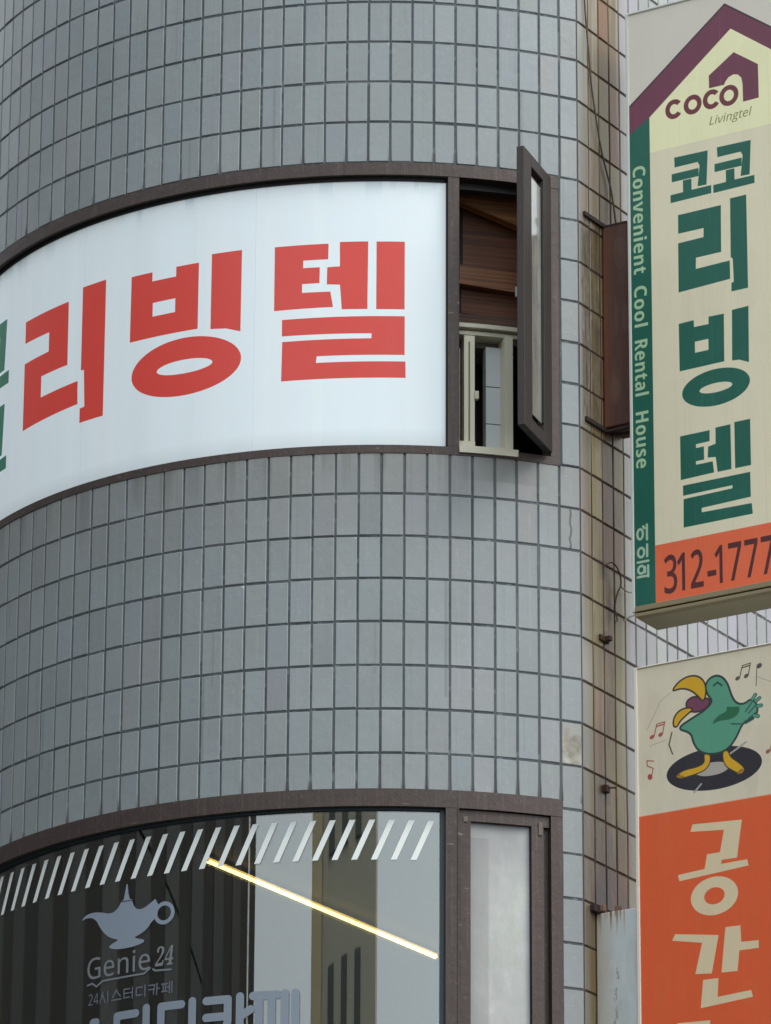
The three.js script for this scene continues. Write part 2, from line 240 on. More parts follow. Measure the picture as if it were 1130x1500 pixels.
{
  const wallOf = { upper: upperWall, spandrel, pillar, 'low pillar': lowPillar }, at = (s, y) => cyl(s, y), uv = (s, y) => [s / CW, (y - CY0) / CH];
  const seen = (t) => Math.abs(t.s0 - 1.2) * .2 + (t.y0 > 12.75 ? 1 + t.y0 - 12.75 : 0) + (t.y1 < 7.3 ? 1 : 0) + (t.wall.includes('pillar') ? -1 : 0) + (t.s0 > 2.3 ? t.s0 - 2.3 : 0);
  const order = [...tilesC].sort((a, b) => seen(a) - seen(b)), rest = [];
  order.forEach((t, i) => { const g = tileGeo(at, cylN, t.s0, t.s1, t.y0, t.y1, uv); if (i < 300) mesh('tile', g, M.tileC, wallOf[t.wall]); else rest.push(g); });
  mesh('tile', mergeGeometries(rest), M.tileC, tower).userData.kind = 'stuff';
}

for (const [y0, y1, o] of [[BAND.headBottom + .002, 13.9, upperWall], [BAND.low + .006, BAND.sillTop - .003, spandrel]]) mesh('mortar', reUV(arcBox(.001, 4.3, y0, y1, GR - .004, GR + .0042), (s, y) => [s / CW, (y - CY0) / CH]), M.mortar, o);
mesh('mortar', reUV(arcBox(.001, .099, BAND.sillTop + .001, BAND.headBottom - .001, GR - .004, GR + .0042), (s, y) => [s / CW, (y - CY0) / CH]), M.mortar, pillar);
mesh('mortar', reUV(arcBox(.001, .109, 6.0, BAND.low - .001, GR - .004, GR + .0042), (s, y) => [s / CW, (y - CY0) / CH]), M.mortar, lowPillar);

// ---------------------------------------------------------------- the straight wing
const wingWall = thing('side_wall', 'straight tiled wall with rust streaks, running back behind the projecting signs', 'wall', [0, 0, 0]);
const wingCore = mesh('wall_core', prism([xz(wing(0, 0, -.0085)), xz(wing(4, 0, -.0085)), xz(wing(4, 0, -.26)), xz(wing(.12, 0, -.26))], 0, 14), M.groutRust, wingWall);
{
  const skin = new THREE.PlaneGeometry(3.9, 6.6); skin.applyMatrix4(new THREE.Matrix4().makeBasis(WD, UP, WN).setPosition(wing(1.95, SY0 + 3.3, -.0042))); reUV(skin, (u, v) => [u * 3.9 / SW, v]); mesh('mortar', skin, M.mortarRust, wingCore);
  const at = (t, y) => wing(t, y), uv = (t, y) => [t / SW, (y - SY0) / SH], rest = [];
  for (const t of tilesS) {
    const own = t.t0 < .48 || (t.y1 > 9.15 && t.y0 < 9.9 && t.t0 < 1.85) || (t.y0 > 12.2 && t.t0 < 1.1);
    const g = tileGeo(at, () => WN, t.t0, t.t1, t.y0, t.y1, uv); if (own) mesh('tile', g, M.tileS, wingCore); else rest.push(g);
  }
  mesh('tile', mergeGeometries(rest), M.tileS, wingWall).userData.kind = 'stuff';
}

// ---------------------------------------------------------------- brown window frames
const frameMap = canvas(512, 512, (g, w, h) => {
  g.fillStyle = 'rgb(66,55,51)'; g.fillRect(0, 0, w, h); streaks(g, w, h, 260, ['#2a2220', '#584a45', '#4c3b33', '#665850'], .4, .5);
  for (let i = 0; i < 5000; i++) { g.globalAlpha = rr(.05, .2); g.fillStyle = rnd() < .6 ? '#33291f' : '#8b7d73'; g.fillRect(rnd() * w, rnd() * h, rr(1, 5), rr(1, 5)); }
  for (let i = 0; i < 16; i++) { g.globalAlpha = rr(.2, .5); g.fillStyle = '#9a938a'; g.beginPath(); g.ellipse(rnd() * w, rnd() * h, rr(2, 9), rr(1, 3), 0, 0, 7); g.fill(); } g.globalAlpha = 1;
});
frameMap.wrapS = frameMap.wrapT = THREE.RepeatWrapping; frameMap.repeat.set(.8, .8);
const frameBump = glazeBump.clone(); frameBump.repeat.set(3, 3); frameBump.needsUpdate = true;
M.frame = std(0xffffff, .5, { map: frameMap, bumpMap: frameBump, bumpScale: .002, metalness: .15 });
M.frameDark = std(srgb(38, 36, 38), .6);
M.sash = std(srgb(196, 196, 200), .5, { map: frameMap, bumpMap: frameBump, bumpScale: .002, metalness: .15 });
M.rubberAndShade = std(srgb(22, 22, 24), .7);  // near-black: rubber of the glazing beads, and painted shade in the gaps
{ // strip with the light box sign
  const f = mesh('window_frame', merge([
    arcBox(.103, 4.4, 11.402, 11.462, R - .10, R + .004), arcBox(.103, 4.4, 10.046, 10.084, R - .10, R + .003),
    arcBox(.577, .628, 10.085, 11.401, R - .10, R + .002), arcBox(.103, .147, 10.085, 11.401, R - .10, R + .002)]), M.frame, tower);
  mesh('gap_shade_strip', merge([arcBox(.64, 4.4, 11.382, 11.401, R - .088, R - .022), arcBox(.6285, .634, 10.092, 11.381, R - .088, R - .012), arcBox(.64, 4.4, 10.085, 10.090, R - .088, R - .014)]), M.rubberAndShade, f);  // near-black strips round the sign, the gap's shade put into their colour
  mesh('head_rail', arcBox(.1475, .5765, 11.366, 11.40, R - .098, R - .05), M.frameDark, f);
}
{ // lower strip
  mesh('window_frame', merge([arcBox(.103, 4.4, 8.398, 8.478, R - .12, R + .004), arcBox(.578, .636, 5.7, 8.397, R - .10, R + .003), arcBox(.104, .158, 5.7, 8.397, R - .10, R + .002), arcBox(.578, .5835, 5.7, 8.397, R + .0035, R + .006)]), M.frame, tower);
  mesh('window_gasket', merge([arcBox(.6365, .656, 5.7, 8.397, R - .09, R - .024), arcBox(.657, 4.4, 8.389, 8.397, R - .09, R - .024)]), std(srgb(50, 68, 74), .5), tower);
}

// ---------------------------------------------------------------- open casement, the timber closet behind it and the white inner window
const woodTex = (r, gg, b) => { const t = canvas(256, 512, (g, w, h) => { g.fillStyle = `rgb(${r},${gg},${b})`; g.fillRect(0, 0, w, h); for (let i = 0; i < 420; i++) { g.globalAlpha = rr(.04, .22); g.fillStyle = rnd() < .6 ? '#1d0f08' : '#a9713f'; const y = rnd() * h; g.beginPath(); g.moveTo(0, y); g.bezierCurveTo(w * .3, y + rr(-9, 9), w * .7, y + rr(-9, 9), w, y + rr(-5, 5)); g.lineTo(w, y + rr(1, 5)); g.lineTo(0, y + rr(1, 4)); g.fill(); } g.globalAlpha = 1; }); t.wrapS = t.wrapT = THREE.RepeatWrapping; return t; };
M.woodLight = std(0xffffff, .6, { map: woodTex(168, 112, 66) }); M.woodDark = std(0xffffff, .6, { map: woodTex(110, 66, 42) }); M.woodMid = std(0xffffff, .6, { map: woodTex(134, 88, 58) }); M.woodGrey = std(0xffffff, .7, { map: woodTex(104, 84, 70) });
{
  const lining = mesh('closet_lining', arcBox(.12, .655, 10.66, 11.4545, R - .30, R - .262, .1), M.woodDark, tower);
  const plank = (pts, z0, z1, m) => { const g = new THREE.ExtrudeGeometry(new THREE.Shape(pts.map(([a, y]) => new THREE.Vector2(-a, y))), { depth: z1 - z0, bevelEnabled: false }), p = g.attributes.position; for (let i = 0; i < p.count; i++) { const v = cyl(-p.getX(i), p.getY(i), R - .262 + z0 + p.getZ(i)); p.setXYZ(i, v.x, v.y, v.z); } g.computeVertexNormals(); mesh('board', g, m, lining); };
  const strip = (y0, y1, z, m, dy = 0) => plank([[.65, y0 + dy * .5], [.125, y0 - dy * .5], [.125, y1 - dy * .5], [.65, y1 + dy * .5]], .001, z, m);
  strip(11.072, 11.39, .022, M.woodDark, .01); strip(10.978, 11.066, .04, M.woodMid, .02); strip(10.835, 10.95, .03, M.woodDark, .02); strip(10.70, 10.828, .05, M.woodGrey, -.004); strip(10.955, 10.972, .075, M.woodMid, .03);
  plank([[.65, 11.45], [.125, 11.448], [.125, 11.235], [.56, 11.362], [.65, 11.392]], .045, .10, M.woodLight);
  mesh('shelf', arcBox(.125, .575, 10.704, 10.712, R - .26, R - .04, .1), M.woodGrey, lining);

  const pvc = std(srgb(206, 203, 182), .5), pvcEdge = std(srgb(212, 208, 184), .5);
  const iw = mesh('inner_window', merge([
    arcBox(.16, .575, 10.655, 10.672, R - .14, R - .055), arcBox(.16, .575, 10.684, 10.703, R - .14, R - .035), arcBox(.16, .575, 10.672, 10.684, R - .14, R - .075),
    arcBox(.305, .575, 10.0845, 10.092, R - .14, R + .010), arcBox(.308, .577, 10.058, 10.084, R + .0035, R + .014), arcBox(.318, .356, 10.0925, 10.654, R - .14, R - .03), arcBox(.555, .576, 10.11, 10.60, R - .14, R - .09)]), pvc, tower);
  const sash = mesh('sliding_sash', merge([arcBox(.499, .548, 10.0925, 10.64, R - .11, R - .03), arcBox(.499, .576, 10.0925, 10.125, R - .105, R - .022)]), pvcEdge, iw);
  mesh('sash_seal', arcBox(.521, .528, 10.13, 10.61, R - .03, R - .0275), std(srgb(120, 118, 108), .8), sash);
  mesh('latch', slab(cyl(.494, 10.35, R - .03), new THREE.Vector3(1, 0, 0), UP, cylN(.5), -.008, .012, -.02, .02, -.01, .014), std(srgb(190, 186, 165), .4), sash);
  const panel = std(srgb(196, 202, 204), .45);
  for (const [a, b] of [[10.093, 10.245], [10.25, 10.425], [10.43, 10.62]]) mesh('wall_panel', arcBox(.3565, .428, a, b, R - .16, R - .10), panel, iw);
  mesh('gap_shade_backing', arcBox(.4285, .53, 10.07, 10.65, R - .36, R - .34), std(srgb(16, 15, 20), .9), iw);  // near-black sheet behind the sash gap, its shade put into the colour
  mesh('upper_rail_soffit', arcBox(.357, .498, 10.63, 10.654, R - .34, R - .141), std(srgb(120, 118, 108), .7), iw);

  // the sash swung out on its right-hand hinges
  const hinge = cyl(.178, 0, R + .006), ang = THREE.MathUtils.degToRad(110.5), ex = new THREE.Vector3(Math.cos(ang), 0, Math.sin(ang)), ez = new THREE.Vector3().crossVectors(ex, UP);
  const sg = ez.z < 0 ? -1 : 1, Wd = .38, y0 = 10.09, y1 = 11.442, th = .036, fw = .105, fr = .062;
  const S = (a, b, c, d, z0 = 0, z1 = th, bv = .004) => slab(hinge, ex, UP, ez.clone().multiplyScalar(1), a, b, c, d, Math.min(sg * z0, sg * z1), Math.max(sg * z0, sg * z1), bv);
  const cas = mesh('casement_sash', merge([S(Wd - fw, Wd, y0, y1), S(0, fw, y0, y1), S(fw, Wd - fw, y0, y0 + fr), S(fw, Wd - fw, y1 - fr, y1)]), M.sash, tower);
  mesh('glazing_bead', merge([S(fw, fw + .012, y0 + fw, y1 - fw, .012, .032, .002), S(Wd - fw - .012, Wd - fw, y0 + fw, y1 - fw, .012, .032, .002)]), M.rubberAndShade, cas);
  const film = canvas(128, 512, (g, w, h) => { g.fillStyle = 'rgb(140,143,136)'; g.fillRect(0, 0, w, h); for (let i = 0; i < 500; i++) { g.globalAlpha = rr(.03, .12); g.fillStyle = rnd() < .5 ? '#7d7f78' : '#c6c8ba'; g.beginPath(); g.ellipse(rnd() * w, rnd() * h, rr(6, 26), rr(15, 70), 0, 0, 7); g.fill(); } g.globalAlpha = 1; });
  mesh('pane', S(fw + .006, Wd - fw - .006, y0 + fw - .004, y1 - fw + .004, .019, .025, .001), new THREE.MeshPhysicalMaterial({ map: film, roughness: .12, transmission: .3, thickness: 0, clearcoat: .8, clearcoatRoughness: .05 }), cas);
  mesh('stay', merge([S(.012, .04, 10.17, 10.25, -.012, -.002, .002), S(.03, .3, 10.195, 10.203, -.009, -.003, .001)]), std(srgb(196, 194, 182), .4, { metalness: .3 }), cas);
  mesh('lock', S(Wd - .07, Wd - .03, 10.72, 10.77, -.02, -.001, .003), std(srgb(120, 122, 118), .4, { metalness: .4 }), cas);
}

// ---------------------------------------------------------------- lower windows
const glassMat = new THREE.MeshPhysicalMaterial({ color: srgb(214, 226, 222), transmission: 1, thickness: 0, roughness: .012, ior: 2.6 });
const bigPane = mesh('window_pane', arcBox(.645, 4.4, 5.72, 8.392, R - .045, R - .037, .03), glassMat, tower);
{
  const frosted = canvas(256, 1024, (g, w, h) => { g.fillStyle = 'rgb(168,171,168)'; g.fillRect(0, 0, w, h);
    for (let i = 0; i < 700; i++) { g.globalAlpha = rr(.02, .07); g.fillStyle = rnd() < .5 ? '#9b9c9a' : '#d6d9d6'; g.beginPath(); g.ellipse(rnd() * w, rnd() * h, rr(8, 50), rr(15, 70), 0, 0, 7); g.fill(); }
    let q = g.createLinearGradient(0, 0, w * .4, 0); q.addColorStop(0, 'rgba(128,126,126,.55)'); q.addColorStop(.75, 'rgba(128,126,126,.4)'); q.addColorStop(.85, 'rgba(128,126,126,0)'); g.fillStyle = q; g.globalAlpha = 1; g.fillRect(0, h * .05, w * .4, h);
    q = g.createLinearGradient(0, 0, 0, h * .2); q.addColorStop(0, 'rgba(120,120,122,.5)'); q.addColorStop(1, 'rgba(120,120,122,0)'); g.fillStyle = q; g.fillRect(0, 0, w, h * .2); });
  const sash = mesh('narrow_window', merge([arcBox(.162, .577, 8.345, 8.394, R - .08, R - .010), arcBox(.524, .576, 5.72, 8.344, R - .08, R - .008), arcBox(.19, .246, 5.72, 8.344, R - .08, R - .008), arcBox(.1595, .186, 5.72, 8.344, R - .08, R - .03)]), M.frame, tower);
  mesh('groove_shade_strip', merge([arcBox(.186, .19, 5.72, 8.344, R - .08, R - .04), arcBox(.2465, .249, 5.72, 8.344, R - .07, R - .02)]), M.rubberAndShade, sash);  // near-black strips that paint in the shade of the sash grooves
  const pg = arcBox(.2495, .5235, 7.0, 8.3445, R - .038, R - .03, .3); const uv = pg.attributes.uv; for (let i = 0; i < uv.count; i++) uv.setXY(i, 1 - (uv.getX(i) - .2495) / .274, (uv.getY(i) - 7) / 1.3445);
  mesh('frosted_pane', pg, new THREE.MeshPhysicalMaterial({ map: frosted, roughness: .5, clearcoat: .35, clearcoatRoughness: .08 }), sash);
  for (const q of [slab(cyl(.545, 8.352, R - .006), new THREE.Vector3(1, 0, 0), UP, cylN(.5), -.012, .008, -.012, .012, 0, .003, .001), slab(cyl(.205, 8.335, R - .004), new THREE.Vector3(1, 0, 0), UP, cylN(.2), -.01, .008, -.03, .03, 0, .003, .001)]) mesh('corner_seal', q, std(srgb(112, 102, 92), .7), sash);
}
for (const [a, b, c] of [[2.44, 2.5, 92], [2.0, 2.075, 84]]) mesh('post', arcBox(a, b, 5.66, BAND.low - .037, R - .34, R - .27), std(srgb(c, c * .92, c * .8), .8), tower);
const tess = new TessellateModifier(.06, 6);
const inset = (s, y, r, el) => { const a = TH - s / R, b = Math.asin(Math.max(-1, Math.min(1, R * Math.sin(a) / r))); return [(TH - b) * R, y + (R * Math.cos(a) - r * Math.cos(b)) * el]; };
function film(shapes, depth = .0008, off = .002, r0 = R - .037) {        // cut vinyl: shapes given in (leftward arc length mirrored to x = -s, y)
  let g = new THREE.ShapeGeometry(shapes, 16); g = tess.modify(g.toNonIndexed());
  const p = g.attributes.position; for (let i = 0; i < p.count; i++) { const [ss, yy] = inset(-p.getX(i), p.getY(i), r0 + off, .29), v = cyl(ss, yy, r0 + off); p.setXYZ(i, v.x, v.y, v.z); }
  g.computeVertexNormals(); return g;
}
const vinylWhite = std(srgb(232, 238, 234), .6, { side: THREE.DoubleSide }), vinylGrey = std(srgb(134, 147, 160), .6, { side: THREE.DoubleSide }), vinylBlue = std(srgb(118, 124, 128), .55, { side: THREE.DoubleSide });
for (let i = 0; i < 29; i++) { // slanted stripes along the top of the glass
  const s = .698 + i * .0862, b = s + .078, h = .0132, sh = new THREE.Shape([new THREE.Vector2(-s - h, 8.336), new THREE.Vector2(-s + h, 8.337), new THREE.Vector2(-b + h, 8.156), new THREE.Vector2(-b - h, 8.155)]);
  mesh('stripe_sticker', film([sh]), vinylWhite, bigPane);
}
{ // lamp emblem
  const L = (pts) => pts.map(([s, y]) => new THREE.Vector2(-s, y)), sh = new THREE.Shape();
  sh.moveTo(-2.355, 8.008); sh.bezierCurveTo(-2.33, 8.045, -2.26, 8.036, -2.204, 8.016); sh.bezierCurveTo(-2.17, 8.012, -2.15, 8.025, -2.139, 8.045);
  for (const v of L([[2.128, 8.062], [2.118, 8.064], [2.112, 8.09], [2.104, 8.135], [2.098, 8.135], [2.092, 8.09], [2.084, 8.064], [2.074, 8.062], [2.062, 8.03]])) sh.lineTo(v.x, v.y);
  sh.bezierCurveTo(-2.045, 8.005, -2.02, 8.004, -1.985, 8.024); sh.bezierCurveTo(-1.96, 8.04, -1.955, 8.044, -1.95, 8.046);
  sh.absarc(-1.904, 7.976, .052, 2.2, -2.75, true); sh.lineTo(-1.972, 7.938); sh.bezierCurveTo(-1.99, 7.91, -2.02, 7.895, -2.052, 7.888);
  for (const v of L([[2.05, 7.882]])) sh.lineTo(v.x, v.y);
  sh.bezierCurveTo(-2.03, 7.874, -2.0, 7.87, -2.004, 7.86); sh.bezierCurveTo(-2.03, 7.838, -2.17, 7.836, -2.192, 7.86); sh.bezierCurveTo(-2.19, 7.872, -2.165, 7.876, -2.146, 7.884);
  sh.lineTo(-2.148, 7.89); sh.bezierCurveTo(-2.21, 7.905, -2.24, 7.945, -2.262, 7.985); sh.bezierCurveTo(-2.285, 8.015, -2.32, 8.02, -2.355, 8.008);
  const hole = new THREE.Path(); hole.absarc(-1.904, 7.976, .034, 0, Math.PI * 2, false); sh.holes.push(hole);
  mesh('lamp_emblem', film([sh]), vinylGrey, bigPane);
  const seam = new THREE.Shape(L([[2.135, 8.058], [2.068, 8.056], [2.068, 8.059], [2.135, 8.061]])); mesh('lamp_emblem_line', film([seam], .0008, .0035), std(srgb(40, 42, 44), .6, { side: THREE.DoubleSide }), bigPane);
}
const strokeShapes = (lines, w, round = false) => { // pen strokes -> shapes
  const out = []; for (const pl of lines) for (let i = 0; i + 1 < pl.length; i++) {
    const a = new THREE.Vector2(...pl[i]), b = new THREE.Vector2(...pl[i + 1]), d = b.clone().sub(a).normalize(), n = new THREE.Vector2(-d.y, d.x).multiplyScalar(w / 2), e = d.clone().multiplyScalar(w / 2), s = new THREE.Shape();
    if (round) { const t = Math.atan2(d.y, d.x); s.absarc(b.x, b.y, w / 2, t - Math.PI / 2, t + Math.PI / 2, false); s.absarc(a.x, a.y, w / 2, t + Math.PI / 2, t + Math.PI * 1.5, false); }
    else { const p = [a.clone().sub(e).add(n), a.clone().sub(e).sub(n), b.clone().add(e).sub(n), b.clone().add(e).add(n)]; s.setFromPoints(p); }
    out.push(s); } return out; };
const J = { // jamo as pen strokes in a unit box, y up
  giyeok: [[[0, 1], [1, 1], [.8, 0]]], digeut: [[[1, 1], [0, 1], [0, 0], [1, 0]]], siot: [[[.5, 1], [0, 0]], [[.5, .8], [1, 0]]], kieuk: [[[0, 1], [1, 1], [.85, 0]], [[0, .52], [.92, .52]]], tieut: [[[1, 1], [0, 1], [0, 0], [1, 0]], [[0, .5], [.9, .5]]], pieup: [[[0, 1], [1, 1]], [[.28, 1], [.28, 0]], [[.72, 1], [.72, 0]], [[0, 0], [1, 0]]],
};
const fit = (j, x0, x1, y0, y1) => j.map((pl) => pl.map(([x, y]) => [x0 + (x1 - x0) * x, y0 + (y1 - y0) * y]));
{ // small line of letters: 24시 스터디카페, and the big line cut by the bottom of the picture
  const font = await new FontLoader().loadAsync('fonts/droid/droid_sans_regular.typeface.json'), serif = await new FontLoader().loadAsync('fonts/droid/droid_serif_bold.typeface.json');
  const write = (f, text, size, s, y, sx = 1, sk = 0) => f.generateShapes(text, size).map((q) => { const m = (v) => new THREE.Vector2(-s + v.x * sx + v.y * sk, y + v.y); const n = new THREE.Shape(q.getPoints(8).map(m)); n.holes = q.holes.map((h) => new THREE.Path(h.getPoints(8).map(m))); return n; });
  const curve = []; for (let i = 0; i <= 10; i++) { const t = i / 10; curve.push([-2.26 + .24 * t + .06 * t, 7.693 + .022 * Math.min(1, t * 3)]); }
  const underline = strokeShapes([[[-2.31, 7.705], [-2.285, 7.71], [-2.258, 7.692], [-2.225, 7.712], [-2.0, 7.714], [-1.97, 7.735]], [[-1.955, 7.728], [-1.945, 7.72], [-1.865, 7.716]]], .008, true);
  mesh('lettering', merge([film(write(font, 'Genie', .096, 2.322, 7.73, 1.03)), film(write(serif, '24', .088, 1.948, 7.738, .68, .12)), film(underline, .0008, .0028)]), vinylBlue, bigPane);
  const X = -2.305, small = [], cell = .0655, y0 = 7.612, y1 = 7.66;
  const cx = (i) => X + .135 + i * cell;
  small.push(...fit(J.siot, X + .068, X + .098, y0, y1), [[X + .112, y0], [X + .112, y1]]);
  small.push(...fit(J.siot, cx(0) + .004, cx(0) + .046, y0 + .018, y1), [[cx(0), y0 + .004], [cx(0) + .05, y0 + .004]]);
  small.push(...fit(J.tieut, cx(1), cx(1) + .028, y0 + .006, y1 - .004), [[cx(1) + .045, y0], [cx(1) + .045, y1]], [[cx(1) + .034, y0 + .026], [cx(1) + .045, y0 + .026]]);
  small.push(...fit(J.digeut, cx(2), cx(2) + .03, y0 + .008, y1 - .006), [[cx(2) + .045, y0], [cx(2) + .045, y1]]);
  small.push(...fit(J.kieuk, cx(3), cx(3) + .028, y0 + .004, y1 - .004), [[cx(3) + .04, y0], [cx(3) + .04, y1]], [[cx(3) + .04, y0 + .026], [cx(3) + .052, y0 + .026]]);
  small.push(...fit(J.pieup, cx(4), cx(4) + .026, y0 + .008, y1 - .006), [[cx(4) + .038, y0], [cx(4) + .038, y1]], [[cx(4) + .05, y0], [cx(4) + .05, y1]], [[cx(4) + .029, y0 + .026], [cx(4) + .038, y0 + .026]]);
  mesh('lettering', merge([film(write(font, '24', .05, 2.305, y0, .8)), ...strokeShapes(small, .0062).map((s, i) => film([s], .0008, .002 + .0001 * (i % 7)))]), std(srgb(100, 104, 116), .6, { side: THREE.DoubleSide }), bigPane);
  const big = [], t = 7.535, b = 7.27, m = (t + b) / 2;
  big.push([[-2.29, t - .10], [-2.335, b + .06]], [[-2.29, t - .06], [-2.235, b + .06]], [[-2.275, t - .005], [-2.255, t - .005]], [[-2.35, b], [-2.22, b]]);
  big.push([[-2.04, t + .005], [-2.14, t + .005], [-2.14, b + .03], [-2.04, b + .03]], [[-2.14, m + .01], [-2.05, m + .01]], [[-1.985, t + .022], [-1.985, b - .03]], [[-2.03, m], [-1.985, m]]);
  big.push([[-1.81, t + .018], [-1.91, t + .018], [-1.91, b + .03], [-1.80, b + .03]], [[-1.757, t + .026], [-1.757, b - .03]]);
  big.push([[-1.69, t + .02], [-1.59, t + .02], [-1.59, t - .08], [-1.64, b + .02]], [[-1.69, t - .055], [-1.60, t - .055]], [[-1.534, t + .028], [-1.534, b - .03]], [[-1.534, m + .07], [-1.485, m + .10]]);
  big.push([[-1.475, t + .026], [-1.365, t + .026]], [[-1.448, t + .02], [-1.448, b + .03]], [[-1.392, t + .02], [-1.392, b + .03]], [[-1.475, b + .03], [-1.365, b + .03]], [[-1.333, t + .030], [-1.333, b - .03]], [[-1.286, t + .030], [-1.286, b - .03]]);
  mesh('lettering', merge(strokeShapes(big, .037, true).map((s, i) => film([s], .0008, .002 + .00015 * (i % 9)))), std(srgb(128, 140, 152), .6, { side: THREE.DoubleSide }), bigPane);
}

// ---------------------------------------------------------------- strip light on the ceiling inside
{
  const A = new THREE.Vector3(-.799, 8.405, -23.03), B = new THREE.Vector3(.247, 8.405, -24.63), lamp = thing('strip_light', 'glowing warm strip light crossing the ceiling behind the curved lower window', 'ceiling light', [0, 0, 0]);
  mesh('tube', tube([A, A.clone().lerp(B, .5), B], .0095, 8), new THREE.MeshStandardMaterial({ color: 0xfff0cc, emissive: new THREE.Color(1, .60, .20), emissiveIntensity: 8 }), lamp);
  mesh('mounting_rail', bar(A.clone().setY(8.424), B.clone().setY(8.424), .03, .012), std(srgb(150, 140, 120), .5), lamp);
  for (const [p, k] of [[A, -1], [B, 1]]) mesh('end_cap', bar(p.clone().addScaledVector(WD, k * .028).setY(8.412), p.clone().addScaledVector(WD, k * .004).setY(8.412), .03, .03), std(srgb(225, 215, 200), .5), lamp);
  const L = new THREE.RectAreaLight(new THREE.Color(1, .72, .30), 5.5, 1.9, .021); L.position.copy(A).lerp(B, .5).setY(8.392);
  L.lookAt(L.position.clone().add(new THREE.Vector3(0, -1, 0.0001)));
  const zax = new THREE.Vector3(0, 1, 0), xax = B.clone().sub(A).normalize(), yax = new THREE.Vector3().crossVectors(zax, xax);
  L.quaternion.setFromRotationMatrix(new THREE.Matrix4().makeBasis(xax, yax, zax)); lamp.add(L);
}

